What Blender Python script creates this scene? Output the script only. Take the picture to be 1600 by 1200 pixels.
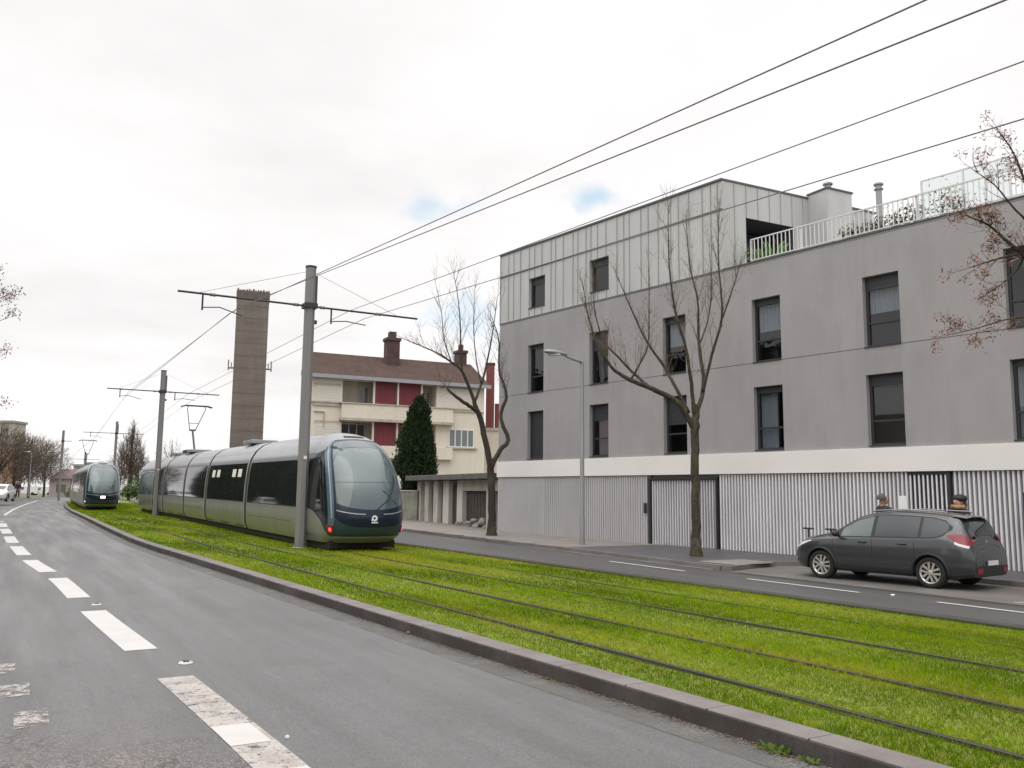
import bpy, bmesh, math, random
import numpy as np
from mathutils import Vector, Matrix, noise as mnoise
from mathutils.bvhtree import BVHTree
random.seed(11); rng = np.random.default_rng(5)
R_ = math.radians
scene = bpy.context.scene
for o_ in list(bpy.data.objects): bpy.data.objects.remove(o_)
COL = scene.collection

# ------------------------------------------------------------------ camera
FPX, PITCH, ROLL, EYE = 1355.5, 0.12533, 0.010097, 1.72
_cp, _sp, _cr, _sr = math.cos(PITCH), math.sin(PITCH), math.cos(ROLL), math.sin(ROLL)
C_FWD = Vector((0, _cp, _sp)); _up = Vector((0, -_sp, _cp)); _rt = Vector((1, 0, 0))
C_RT = _cr*_rt + _sr*_up; C_UP = -_sr*_rt + _cr*_up
camd = bpy.data.cameras.new('camera'); cam = bpy.data.objects.new('camera', camd); COL.objects.link(cam)
camd.sensor_fit = 'HORIZONTAL'; camd.sensor_width = 36; camd.lens = FPX/1600*36
camd.clip_start = 0.1; camd.clip_end = 6000
cam.matrix_world = Matrix(((C_RT.x, C_UP.x, -C_FWD.x, 0), (C_RT.y, C_UP.y, -C_FWD.y, 0),
                           (C_RT.z, C_UP.z, -C_FWD.z, EYE), (0, 0, 0, 1)))
scene.camera = cam

# ------------------------------------------------------------------ sky, sun, exposure
SUN_EL, SUN_AZ = R_(48), R_(215)       # soft sun from behind the camera on the left
world = bpy.data.worlds.new('World'); scene.world = world; world.use_nodes = True
def build_world():
    nt = world.node_tree; nt.nodes.clear(); N = nt.nodes.new; L = nt.links.new
    out = N('ShaderNodeOutputWorld'); bg = N('ShaderNodeBackground'); bg.inputs['Strength'].default_value = 0.1
    L(bg.outputs[0], out.inputs[0])
    sky = N('ShaderNodeTexSky'); sky.sky_type = 'NISHITA'; sky.sun_disc = False
    sky.sun_elevation = SUN_EL; sky.sun_rotation = SUN_AZ
    tc = N('ShaderNodeTexCoord'); sep = N('ShaderNodeSeparateXYZ'); L(tc.outputs['Generated'], sep.inputs[0])
    def math_(op, a, b=None, c=None):
        m = N('ShaderNodeMath'); m.operation = op
        for i, x in enumerate((a, b, c)):
            if x is None: continue
            if isinstance(x, (int, float)): m.inputs[i].default_value = x
            else: L(x, m.inputs[i])
        return m.outputs[0]
    def mrange(v, a, b, c, d, smooth=True):
        m = N('ShaderNodeMapRange'); m.interpolation_type = 'SMOOTHSTEP' if smooth else 'LINEAR'
        L(v, m.inputs[0])
        for i, x in enumerate((a, b, c, d)): m.inputs[i+1].default_value = x
        return m.outputs[0]
    z = sep.outputs[2]
    zz = math_('ADD', math_('MAXIMUM', z, 0.0), 0.12)
    comb = N('ShaderNodeCombineXYZ'); L(math_('DIVIDE', sep.outputs[0], zz), comb.inputs[0]); L(math_('DIVIDE', sep.outputs[1], zz), comb.inputs[1])
    nz = N('ShaderNodeTexNoise'); L(comb.outputs[0], nz.inputs['Vector']); nz.inputs['Scale'].default_value = 0.55
    nz.inputs['Detail'].default_value = 6; nz.inputs['Roughness'].default_value = 0.55
    streak = mrange(nz.outputs[0], 0.3, 0.62, 0.875, 1.08)
    zen = mrange(z, 0.50, 0.95, 1.0, 3.0)                 # overcast sky: zenith about three times the horizon
    bright = math_('MULTIPLY', math_('MULTIPLY', streak, zen), 10.0)
    cc = N('ShaderNodeCombineColor')
    L(bright, cc.inputs[0]); L(math_('MULTIPLY', bright, 0.972), cc.inputs[1]); L(math_('MULTIPLY', bright, 0.975), cc.inputs[2])
    # breaks in the cloud where the blue sky shows
    n2 = N('ShaderNodeTexNoise'); L(tc.outputs['Generated'], n2.inputs['Vector']); n2.inputs['Scale'].default_value = 26; n2.inputs['Detail'].default_value = 5
    mask = None
    for (px, py, rad, amt) in ((925, 311, 24, 0.8), (664, 321, 30, 0.62), (735, 318, 26, 0.35), (725, 500, 46, 0.5), (770, 545, 30, 0.4)):
        d = (C_FWD + C_RT*((px-800)/FPX) - C_UP*((py-600)/FPX)).normalized()
        dp = N('ShaderNodeVectorMath'); dp.operation = 'DISTANCE'
        sc = N('ShaderNodeVectorMath'); sc.operation = 'MULTIPLY'; sc.inputs[1].default_value = (1, 1, 1.7)
        L(tc.outputs['Generated'], sc.inputs[0]); L(sc.outputs[0], dp.inputs[0]); dp.inputs[1].default_value = (d.x, d.y, d.z*1.7)
        r = rad/FPX
        m = mrange(math_('ADD', dp.outputs['Value'], math_('MULTIPLY', math_('SUBTRACT', n2.outputs[0], 0.5), r*5.0)), -r*0.5, r*2.0, amt, 0.0)
        mask = m if mask is None else math_('MAXIMUM', mask, m)
    skm = N('ShaderNodeMix'); skm.data_type = 'RGBA'; skm.blend_type = 'MIX'
    sg = N('ShaderNodeVectorMath'); sg.operation = 'SCALE'; L(sky.outputs[0], sg.inputs[0]); sg.inputs['Scale'].default_value = 0.35
    ad = N('ShaderNodeVectorMath'); ad.operation = 'ADD'; L(sg.outputs[0], ad.inputs[0]); ad.inputs[1].default_value = (4.6, 6.4, 7.4)
    L(mask, skm.inputs[0]); L(cc.outputs[0], skm.inputs[6]); L(ad.outputs[0], skm.inputs[7])
    L(skm.outputs[2], bg.inputs['Color'])
build_world()
sund = bpy.data.lights.new('sun', 'SUN'); sun = bpy.data.objects.new('sun', sund); COL.objects.link(sun)
sund.energy = 0.9; sund.angle = R_(60); sund.color = (1.0, 0.96, 0.9)
_sd = Vector((math.sin(SUN_AZ)*math.cos(SUN_EL), math.cos(SUN_AZ)*math.cos(SUN_EL), math.sin(SUN_EL)))
sun.rotation_euler = _sd.to_track_quat('Z', 'Y').to_euler()
scene.view_settings.view_transform = 'Standard'; scene.view_settings.look = 'None'
scene.view_settings.exposure = 0; scene.view_settings.gamma = 1
scene.cycles.max_bounces = 8

# ------------------------------------------------------------------ materials
def mat(name, col, rough=0.6, metal=0.0, spec=0.5, var=None, bump=None, coat=0.0, emis=None, streaks=None):
    """var: list of (scale(3 or float), colour2, lo, hi, amount); bump: (scale, strength, distance)"""
    m = bpy.data.materials.new(name); m.use_nodes = True; nt = m.node_tree; N = nt.nodes.new; L = nt.links.new
    b = nt.nodes['Principled BSDF']; b.inputs['Base Color'].default_value = (*col, 1)
    b.inputs['Roughness'].default_value = rough; b.inputs['Metallic'].default_value = metal
    b.inputs['Specular IOR Level'].default_value = spec; b.inputs['Coat Weight'].default_value = coat
    if emis: b.inputs['Emission Color'].default_value = (*emis[0], 1); b.inputs['Emission Strength'].default_value = emis[1]
    tc = N('ShaderNodeTexCoord'); prev = None
    for sc, c2, lo, hi, amt in (var or []):
        mp = N('ShaderNodeMapping'); L(tc.outputs['Object'], mp.inputs[0])
        if isinstance(sc, (int, float)): sc = (sc, sc, sc)
        if len(sc) == 4: mp.inputs['Rotation'].default_value = (0, 0, sc[3])
        mp.inputs['Scale'].default_value = sc[:3]
        if len(sc) == 4: mp.vector_type = 'TEXTURE'; mp.inputs['Scale'].default_value = [1/s for s in sc[:3]]
        n = N('ShaderNodeTexNoise'); n.inputs['Scale'].default_value = 1; n.inputs['Detail'].default_value = 5; n.inputs['Roughness'].default_value = 0.6
        L(mp.outputs[0], n.inputs['Vector'])
        mr = N('ShaderNodeMapRange'); L(n.outputs[0], mr.inputs[0]); mr.inputs[1].default_value = lo; mr.inputs[2].default_value = hi
        mr.inputs[3].default_value = 0; mr.inputs[4].default_value = amt
        mx = N('ShaderNodeMix'); mx.data_type = 'RGBA'; L(mr.outputs[0], mx.inputs[0])
        if prev is None: mx.inputs[6].default_value = (*col, 1)
        else: L(prev, mx.inputs[6])
        mx.inputs[7].default_value = (*c2, 1); prev = mx.outputs[2]
    if prev is not None: L(prev, b.inputs['Base Color'])
    if bump:
        n = N('ShaderNodeTexNoise'); n.inputs['Scale'].default_value = bump[0]; n.inputs['Detail'].default_value = 4
        L(tc.outputs['Object'], n.inputs['Vector'])
        bp = N('ShaderNodeBump'); bp.inputs['Strength'].default_value = bump[1]; bp.inputs['Distance'].default_value = bump[2]
        L(n.outputs[0], bp.inputs['Height']); L(bp.outputs[0], b.inputs['Normal'])
    return m
def island_mat(name, cols, rough=0.7, spec=0.3, trans=0.0, patch=None):
    """each leaf / blade takes its own colour out of a ramp"""
    m = bpy.data.materials.new(name); m.use_nodes = True; nt = m.node_tree; N = nt.nodes.new; L = nt.links.new
    b = nt.nodes['Principled BSDF']; b.inputs['Roughness'].default_value = rough; b.inputs['Specular IOR Level'].default_value = spec
    g = N('ShaderNodeNewGeometry'); r = N('ShaderNodeValToRGB'); L(g.outputs['Random Per Island'], r.inputs[0])
    el = r.color_ramp.elements
    while len(el) < len(cols): el.new(0.5)
    for i, c in enumerate(cols): el[i].position = i/(len(cols)-1); el[i].color = (*c, 1)
    colr = r.outputs[0]
    for sc, c2, lo, hi, amt in (patch or []):
        tc = N('ShaderNodeTexCoord'); mp = N('ShaderNodeMapping'); L(tc.outputs['Object'], mp.inputs[0]); mp.vector_type = 'TEXTURE'
        mp.inputs['Scale'].default_value = [1/s for s in sc[:3]]; mp.inputs['Rotation'].default_value = (0, 0, sc[3])
        n = N('ShaderNodeTexNoise'); n.inputs['Scale'].default_value = 1; n.inputs['Detail'].default_value = 4; L(mp.outputs[0], n.inputs['Vector'])
        mr = N('ShaderNodeMapRange'); L(n.outputs[0], mr.inputs[0]); mr.inputs[1].default_value = lo; mr.inputs[2].default_value = hi; mr.inputs[4].default_value = amt
        mx = N('ShaderNodeMix'); mx.data_type = 'RGBA'; L(mr.outputs[0], mx.inputs[0]); L(colr, mx.inputs[6]); mx.inputs[7].default_value = (*c2, 1); colr = mx.outputs[2]
    L(colr, b.inputs['Base Color'])
    if trans:
        t = N('ShaderNodeBsdfTranslucent'); L(colr, t.inputs[0]); mx = N('ShaderNodeMixShader'); mx.inputs[0].default_value = trans
        L(b.outputs[0], mx.inputs[1]); L(t.outputs[0], mx.inputs[2]); L(mx.outputs[0], nt.nodes['Material Output'].inputs[0])
    return m
def wear(m, layers):
    """wears a thin coat of paint or grit away in patches so that the surface under it shows"""
    nt = m.node_tree; N = nt.nodes.new; L = nt.links.new; tc = N('ShaderNodeTexCoord'); a = None
    for sc, lo, hi in layers:
        n = N('ShaderNodeTexNoise'); n.inputs['Scale'].default_value = sc; n.inputs['Detail'].default_value = 5; n.inputs['Roughness'].default_value = .65; L(tc.outputs['Object'], n.inputs['Vector'])
        r = N('ShaderNodeMapRange'); L(n.outputs[0], r.inputs[0]); r.inputs[1].default_value = lo; r.inputs[2].default_value = hi; r.inputs[3].default_value = 1; r.inputs[4].default_value = 0
        if a is None: a = r.outputs[0]
        else:
            k = N('ShaderNodeMath'); k.operation = 'MULTIPLY'; L(a, k.inputs[0]); L(r.outputs[0], k.inputs[1]); a = k.outputs[0]
    L(a, nt.nodes['Principled BSDF'].inputs['Alpha']); return m
def glass_mat(name, tint, ior=1.5, rough=0.02):
    m = bpy.data.materials.new(name); m.use_nodes = True; nt = m.node_tree; N = nt.nodes.new; L = nt.links.new
    nt.nodes.remove(nt.nodes['Principled BSDF'])
    t = N('ShaderNodeBsdfTransparent'); t.inputs[0].default_value = (*tint, 1)
    g = N('ShaderNodeBsdfGlossy'); g.inputs['Roughness'].default_value = rough
    lw = N('ShaderNodeLayerWeight'); lw.inputs[0].default_value = .5; pw = N('ShaderNodeMath'); pw.operation = 'POWER'; L(lw.outputs['Facing'], pw.inputs[0]); pw.inputs[1].default_value = 5
    f0 = ((ior-1)/(ior+1))**2; f = N('ShaderNodeMath'); f.operation = 'MULTIPLY_ADD'; L(pw.outputs[0], f.inputs[0]); f.inputs[1].default_value = 1-f0; f.inputs[2].default_value = f0
    mx = N('ShaderNodeMixShader'); L(f.outputs[0], mx.inputs[0]); L(t.outputs[0], mx.inputs[1]); L(g.outputs[0], mx.inputs[2])
    L(mx.outputs[0], nt.nodes['Material Output'].inputs[0]); return m
TRK = math.atan2(0.866, -0.5)      # direction of the tracks in plan
def worn_zone(m):
    """the old surface at the left edge of the road: coarse, broken, brownish"""
    nt = m.node_tree; N = nt.nodes.new; L = nt.links.new; b = nt.nodes['Principled BSDF']; src = b.inputs['Base Color'].links[0].from_socket
    tc = N('ShaderNodeTexCoord'); c = EV*4.4+NV*.15
    mp = N('ShaderNodeMapping'); mp.vector_type = 'TEXTURE'; L(tc.outputs['Object'], mp.inputs[0]); mp.inputs['Location'].default_value = c; mp.inputs['Rotation'].default_value = (0, 0, TRK); mp.inputs['Scale'].default_value = (3.6, 2.0, 1)
    ln = N('ShaderNodeVectorMath'); ln.operation = 'LENGTH'; sv = N('ShaderNodeVectorMath'); sv.operation = 'MULTIPLY'; sv.inputs[1].default_value = (1, 1, 0); L(mp.outputs[0], sv.inputs[0]); L(sv.outputs[0], ln.inputs[0])
    n = N('ShaderNodeTexNoise'); n.inputs['Scale'].default_value = 1.7; n.inputs['Detail'].default_value = 7; n.inputs['Roughness'].default_value = .7; L(tc.outputs['Object'], n.inputs['Vector'])
    ad = N('ShaderNodeMath'); ad.operation = 'MULTIPLY_ADD'; L(n.outputs[0], ad.inputs[0]); ad.inputs[1].default_value = 1.3; L(ln.outputs['Value'], ad.inputs[2])
    mr = N('ShaderNodeMapRange'); L(ad.outputs[0], mr.inputs[0]); mr.inputs[1].default_value = 1.35; mr.inputs[2].default_value = 1.75; mr.inputs[3].default_value = 1; mr.inputs[4].default_value = 0
    rn = N('ShaderNodeTexNoise'); rn.inputs['Scale'].default_value = 1; rn.inputs['Detail'].default_value = 5; rm = N('ShaderNodeMapping'); rm.vector_type = 'TEXTURE'; L(tc.outputs['Object'], rm.inputs[0]); rm.inputs['Rotation'].default_value = (0, 0, TRK); rm.inputs['Scale'].default_value = (7, .55, 1); L(rm.outputs[0], rn.inputs['Vector'])
    rr = N('ShaderNodeMapRange'); L(rn.outputs[0], rr.inputs[0]); rr.inputs[1].default_value = .35; rr.inputs[2].default_value = .65; rr.inputs[3].default_value = .36; rr.inputs[4].default_value = .66; L(rr.outputs[0], b.inputs['Roughness'])
    g = N('ShaderNodeTexVoronoi'); g.inputs['Scale'].default_value = 85; L(tc.outputs['Object'], g.inputs['Vector'])
    rp = N('ShaderNodeValToRGB'); sp = N('ShaderNodeSeparateColor'); L(g.outputs['Color'], sp.inputs[0]); L(sp.outputs[0], rp.inputs[0]); e = rp.color_ramp.elements
    e[0].color = (.045, .041, .039, 1); e[1].color = (.13, .12, .115, 1); k = e.new(.5); k.color = (.085, .079, .076, 1); k = e.new(.93); k.color = (.24, .21, .19, 1)
    v = N('ShaderNodeTexVoronoi'); v.feature = 'DISTANCE_TO_EDGE'; v.inputs['Scale'].default_value = 1.5; wv = N('ShaderNodeVectorMath'); wv.operation = 'MULTIPLY_ADD'; L(n.outputs[1], wv.inputs[0]); wv.inputs[1].default_value = (.9, .9, .9); L(tc.outputs['Object'], wv.inputs[2]); L(wv.outputs[0], v.inputs['Vector'])
    cr = N('ShaderNodeMapRange'); L(v.outputs['Distance'], cr.inputs[0]); cr.inputs[1].default_value = .0; cr.inputs[2].default_value = .035; cr.inputs[3].default_value = .8; cr.inputs[4].default_value = 0
    m0 = N('ShaderNodeMix'); m0.data_type = 'RGBA'; L(cr.outputs[0], m0.inputs[0]); L(rp.outputs[0], m0.inputs[6]); m0.inputs[7].default_value = (.025, .022, .02, 1)
    m1 = N('ShaderNodeMix'); m1.data_type = 'RGBA'; L(mr.outputs[0], m1.inputs[0]); L(src, m1.inputs[6]); L(m0.outputs[2], m1.inputs[7]); L(m1.outputs[2], b.inputs['Base Color'])
M = {}
EV = Vector((-.5, math.sqrt(3)/2, 0)); NV = Vector((math.sqrt(3)/2, .5, 0))
def defmats():
    M['asphalt'] = mat('asphalt', (.094, .092, .093), .62, spec=.35, var=[((3.2, .18, 1, TRK-math.pi/2), (.128, .126, .128), .35, .7, .9), (.9, (.086, .084, .085), .5, .72, .7), (7, (.090, .088, .088), .5, .7, .6), (26, (.130, .127, .126), .52, .70, .7), (90, (.21, .207, .205), .54, .68, .8), (55, (.045, .044, .043), .55, .70, .75)], bump=(110, .6, .006))
    worn_zone(M['asphalt'])
    M['worn'] = mat('worn_asphalt', (.078, .074, .073), .8, var=[(2.0, (.050, .046, .044), .45, .65, .8), (40, (.17, .15, .14), .55, .72, .8), (18, (.04, .036, .034), .55, .7, .8)], bump=(45, .8, .012))
    M['asphalt_dark'] = mat('dark_asphalt', (.060, .058, .060), .5, var=[(1.1, (.082, .080, .082), .4, .65, .8), (90, (.11, .108, .106), .6, .75, .5)], bump=(110, .3, .004))
    M['asphalt_right'] = mat('damp_asphalt', (.055, .053, .053), .5, var=[((2, .15, 1, TRK-math.pi/2), (.072, .070, .069), .4, .65, .8), (90, (.12, .118, .116), .6, .75, .5)], bump=(110, .25, .004))
    M['pave'] = mat('beige_paving', (.20, .185, .165), .75, var=[(.8, (.15, .138, .125), .4, .65, .8), (12, (.25, .235, .21), .55, .75, .5)], bump=(60, .3, .004))
    M['bay'] = mat('parking_asphalt', (.13, .118, .105), .7, var=[(.9, (.085, .078, .072), .4, .62, .85), (70, (.19, .18, .165), .6, .75, .6)], bump=(80, .35, .005))
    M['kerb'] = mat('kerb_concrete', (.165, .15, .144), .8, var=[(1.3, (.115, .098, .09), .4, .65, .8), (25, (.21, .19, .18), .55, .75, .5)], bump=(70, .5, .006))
    M['kerb_dark'] = mat('dark_kerb', (.032, .027, .020), .75, var=[(2.5, (.060, .052, .042), .5, .72, .7), (30, (.02, .017, .013), .5, .7, .6)], bump=(60, .5, .006))
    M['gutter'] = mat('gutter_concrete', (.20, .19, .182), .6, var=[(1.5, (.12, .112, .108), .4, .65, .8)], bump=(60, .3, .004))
    M['paint'] = wear(mat('road_paint', (.46, .45, .43), .6, var=[(2.5, (.40, .39, .37), .45, .7, .7), (40, (.34, .33, .315), .6, .78, .5)], bump=(120, .3, .003)), ((18, .72, .80), (70, .70, .80)))
    M['paint_worn'] = wear(mat('worn_road_paint', (.36, .335, .31), .7, var=[(5, (.26, .24, .22), .45, .6, .9), (60, (.44, .42, .40), .6, .75, .6)], bump=(80, .5, .006)), ((6, .60, .68), (28, .58, .66), (90, .64, .72)))
    M['paint_faint'] = wear(mat('faint_road_paint', (.34, .32, .30), .7, var=[(9, (.24, .225, .21), .45, .6, .9)]), ((9, .46, .60), (40, .50, .62)))
    M['paint_ghost'] = wear(mat('faded_road_paint', (.15, .146, .146), .6), ((3, .42, .62), (30, .5, .7)))
    M['grit'] = wear(mat('gutter_grit', (.132, .126, .115), .85, var=[(2, (.112, .107, .100), .42, .62, .9), (90, (.19, .175, .15), .58, .75, .6)]), ((1.3, .40, .70), (60, .45, .75)))
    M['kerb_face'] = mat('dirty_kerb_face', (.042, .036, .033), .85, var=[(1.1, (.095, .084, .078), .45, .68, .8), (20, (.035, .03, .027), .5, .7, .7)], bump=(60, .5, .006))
    M['soil'] = mat('lawn_soil', (.125, .15, .006), .9, var=[((1.6, .22, 1, TRK-math.pi/2), (.16, .195, .022), .4, .65, .9), (14, (.075, .07, .02), .5, .7, .7)], bump=(40, .8, .02))
    M['ballast'] = mat('rail_groove_soil', (.022, .019, .014), .9, var=[(8, (.055, .048, .03), .45, .7, .8)], bump=(50, .8, .01))
    M['rail'] = mat('rail_steel', (.05, .043, .036), .6, .3, var=[(6, (.06, .045, .035), .45, .65, .8)])
    M['earth'] = mat('earth', (.11, .115, .06), .9, var=[(.05, (.13, .12, .09), .4, .6, .8), (1.5, (.07, .085, .03), .45, .65, .6)])
    M['plaster'] = mat('grey_plaster', (.300, .289, .291), .85, var=[((.45, .45, .3), (.252, .243, .246), .42, .68, .8), ((1.6, 1.6, .7), (.345, .333, .335), .5, .75, .55), ((2.4, 2.4, .2), (.245, .236, .238), .50, .74, .6), ((.22, .22, .22), (.33, .32, .322), .48, .66, .6), (9, (.27, .26, .262), .55, .8, .5)], bump=(45, .25, .006))
    M['white_band'] = mat('white_render', (.72, .705, .68), .7, var=[((.5, .5, .5), (.66, .645, .615), .4, .7, .7)])
    M['metal_clad'] = mat('zinc_cladding', (.455, .458, .450), .5, .15, var=[((.9, .9, .35), (.39, .394, .388), .4, .68, .8), ((2.2, 2.2, .2), (.51, .512, .505), .5, .75, .6)])
    M['seam'] = mat('zinc_seam', (.37, .372, .368), .45, .25)
    M['coping'] = mat('dark_coping', (.09, .09, .095), .5, .3)
    M['slat'] = mat('white_slat', (.74, .735, .75), .5, .1, var=[((1, 1, .4), (.53, .525, .545), .4, .7, .6)])
    M['slat_back'] = mat('grey_screen_panel', (.31, .30, .315), .7, var=[((.6, .6, .6), (.24, .232, .245), .4, .65, .8)])
    M['panel'] = mat('pale_grey_panel', (.46, .45, .455), .55, .1, var=[((.6, .6, .3), (.40, .392, .40), .4, .65, .8)])
    M['anthracite'] = mat('anthracite_frame', (.035, .037, .042), .45, .2)
    M['room'] = mat('room_wall', (.24, .23, .23), .9)
    M['curtain'] = mat('pale_curtain', (.30, .31, .31), .9)
    M['curtain_red'] = mat('dark_red_curtain', (.12, .04, .055), .9)
    M['pane'] = glass_mat('window_pane', (.66, .72, .78), 1.8)
    M['white_metal'] = mat('white_painted_metal', (.62, .62, .62), .45, .1)
    M['frost'] = glass_mat('windbreak_glass', (.90, .93, .925), 1.5, .15)
    M['galv'] = mat('galvanised_steel', (.30, .30, .31), .5, .35, var=[((1.5, 1.5, .4), (.24, .238, .245), .4, .65, .7)])
    M['pole_grey'] = mat('grey_pole_paint', (.19, .183, .18), .55, .2, var=[((2, 2, .5), (.18, .174, .172), .4, .65, .8), ((6, 6, 1.2), (.27, .265, .262), .55, .75, .5)])
    M['dark_metal'] = mat('dark_metal', (.04, .04, .044), .5, .4)
    M['wire'] = mat('wire_cable', (.15, .145, .14), .6, .3)
    M['insul'] = mat('insulator', (.14, .11, .10), .4)
    M['concrete'] = mat('brown_concrete', (.165, .142, .122), .9, var=[((.25, .25, 1.6), (.125, .106, .092), .42, .66, .8), ((1.3, 1.3, .12), (.20, .178, .155), .5, .75, .6), (5, (.11, .095, .085), .55, .8, .6)], bump=(6, .5, .05))
    M['cream'] = mat('cream_render', (.67, .62, .53), .85, var=[((.4, .4, .4), (.58, .525, .435), .4, .7, .7), ((2, 2, .35), (.54, .485, .40), .52, .74, .6), (3, (.70, .645, .545), .5, .75, .5)])
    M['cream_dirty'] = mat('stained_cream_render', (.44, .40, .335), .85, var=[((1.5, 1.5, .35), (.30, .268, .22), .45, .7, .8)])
    M['tile'] = mat('roof_tile', (.105, .070, .058), .85, var=[(.9, (.075, .050, .044), .4, .65, .8), (5, (.17, .095, .068), .50, .72, .7), (14, (.06, .042, .036), .54, .72, .7)], bump=(9, .8, .04))
    M['gutter_zinc'] = mat('zinc_gutter', (.30, .31, .33), .5, .2)
    M['red_screen'] = mat('dark_red_screen', (.165, .028, .035), .7, var=[((.8, .8, .8), (.12, .02, .027), .4, .7, .7)])
    M['brick'] = mat('dark_red_brick', (.19, .055, .05), .85, var=[(3, (.14, .038, .036), .4, .65, .8), (14, (.25, .085, .07), .55, .75, .6)])
    M['chimney'] = mat('chimney_brick', (.085, .05, .043), .9, var=[(2, (.05, .03, .028), .4, .65, .8)])
    M['shutter'] = mat('cream_shutter', (.62, .585, .52), .7)
    M['dark_glass'] = mat('dark_glass', (.03, .038, .045), .08, spec=.6)
    M['grey_glass'] = mat('grey_window_glass', (.14, .16, .17), .1, spec=.6)
    M['garage_dark'] = mat('garage_door', (.062, .056, .052), .7, var=[((1, 1, 3), (.042, .038, .036), .4, .65, .8)])
    M['garage_wall'] = mat('garage_render', (.50, .475, .43), .85, var=[((1.2, 1.2, .5), (.34, .315, .275), .42, .68, .85)])
    M['fascia'] = mat('garage_fascia', (.085, .08, .076), .8, var=[(2, (.15, .145, .135), .45, .7, .7)])
    M['mossy'] = mat('mossy_wall', (.24, .235, .20), .9, var=[(1.8, (.13, .14, .09), .42, .66, .85)])
    M['bark'] = mat('bark', (.036, .027, .021), .9, var=[((3, 3, 1), (.062, .055, .032), .45, .65, .8), (14, (.03, .022, .018), .5, .7, .7)], bump=(22, .9, .03))
    M['bark_moss'] = mat('mossy_bark', (.050, .040, .028), .9, var=[((3, 3, 1.2), (.080, .082, .032), .48, .66, .8), (12, (.17, .16, .135), .62, .70, .8), (7, (.020, .015, .012), .48, .64, .85)], bump=(22, .9, .03))
    M['twig'] = mat('twig_bark', (.080, .060, .046), .9)
    M['twig_y'] = mat('yellowish_twig_bark', (.115, .090, .055), .9)
    M['far_twig'] = island_mat('far_twigs', [(.10, .075, .055), (.15, .115, .085), (.07, .054, .042), (.13, .115, .075)], .9)
    M['key'] = island_mat('brown_seed_keys', [(.18, .085, .052), (.11, .058, .042), (.23, .13, .085)], .85)
    M['cypress'] = island_mat('cypress_leaves', [(.012, .026, .010), (.022, .042, .013), (.034, .058, .018)], .8)
    M['bush'] = island_mat('bush_leaves', [(.05, .085, .02), (.075, .11, .03), (.035, .06, .018)], .7)
    M['fern'] = island_mat('bright_leaves', [(.13, .27, .06), (.19, .36, .10), (.10, .21, .05)], .6, trans=.3)
    M['pot_leaves'] = island_mat('shrub_leaves', [(.10, .14, .07), (.16, .19, .10), (.07, .09, .05), (.20, .17, .12)], .7)
    M['weed'] = island_mat('weed_leaves', [(.07, .13, .02), (.11, .19, .03), (.14, .15, .04)], .6, trans=.3)
    M['litter'] = island_mat('dead_leaves', [(.09, .06, .04), (.16, .11, .07), (.05, .038, .028), (.26, .21, .16)], .9)
    M['grass'] = island_mat('grass_blades', [(.142, .245, .002), (.188, .305, .003), (.235, .345, .004), (.108, .186, .002)], .8, .0, .30,
        patch=[((1.1, .07, 1, TRK-math.pi/2), (.33, .325, .022), .50, .64, .85), ((.6, .16, 1, TRK-math.pi/2), (.070, .138, .004), .47, .60, .85), ((3.2, 1.6, 1, TRK-math.pi/2), (.28, .335, .008), .55, .68, .7), ((7, 5, 1, 0), (.07, .115, .008), .54, .66, .75), ((6, 3, 1, 0), (.25, .21, .035), .58, .72, .7)])
    # tram
    M['tr_body'] = mat('tram_lower_panel', (.235, .24, .205), .32, .25, spec=.5, coat=.3, var=[((.4, .4, .4), (.205, .21, .178), .4, .7, .6)])
    M['tr_roof'] = mat('tram_roof', (.28, .29, .303), .4, .1, coat=.15, var=[((.5, .5, .5), (.20, .21, .222), .4, .7, .6)])
    M['tr_glass'] = mat('tram_dark_glass', (.014, .016, .017), .04, spec=.45)
    M['tr_lintel'] = mat('tram_lintel', (.06, .068, .082), .3, .2, coat=.1)
    M['tr_screen'] = mat('tram_windscreen', (.050, .082, .092), .04, spec=.8, coat=.3, var=[((.7, .7, 1.1), (.085, .12, .118), .35, .65, .8)])
    M['tr_navy'] = mat('tram_navy_panel', (.008, .014, .032), .25, spec=.35, coat=.1)
    M['tr_teal'] = mat('tram_teal_panel', (.026, .048, .060), .35, spec=.4, coat=.1)
    M['tr_pillar'] = mat('tram_blue_pillar', (.085, .135, .17), .25, .2, coat=.5)
    M['tr_joint'] = mat('tram_bellows', (.018, .017, .016), .8)
    M['tr_silver'] = mat('tram_silver_trim', (.42, .42, .40), .4, .4)
    M['tr_under'] = mat('tram_underframe', (.012, .012, .012), .8)
    M['lamp_red'] = mat('tail_lamp_lit', (.5, .02, .02), .3, emis=((1, .05, .06), 2.2))
    M['lamp_red_halo'] = mat('tail_lamp_lens', (.16, .012, .016), .25, coat=.4)
    M['lamp_white'] = mat('head_lamp_lit', (.8, .7, .7), .3, emis=((1, .82, .82), 1.3))
    M['emblem'] = mat('pale_emblem', (.72, .73, .75), .4)
    M['painted_pillar_highlight'] = mat('pillar_highlight_colour', (.34, .43, .48), .3, .3, coat=.4)
    M['pale_patch'] = mat('white_patch', (.72, .70, .64), .6)
    # car and people
    M['car'] = mat('car_paint', (.066, .070, .074), .27, .62, coat=.7)
    M['car_trim'] = mat('car_black_trim', (.016, .017, .018), .6)
    M['car_glass'] = mat('car_glass', (.028, .036, .040), .05, spec=.75)
    M['car_glass_l'] = mat('car_front_glass', (.085, .115, .110), .06, spec=.7)
    M['tyre'] = mat('tyre_rubber', (.014, .014, .014), .85)
    M['alloy'] = mat('alloy_rim', (.52, .50, .47), .35, .6)
    M['rim_dark'] = mat('rim_dish_black', (.02, .02, .02), .7)  # near-black colour of the dish behind the spokes
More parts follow.
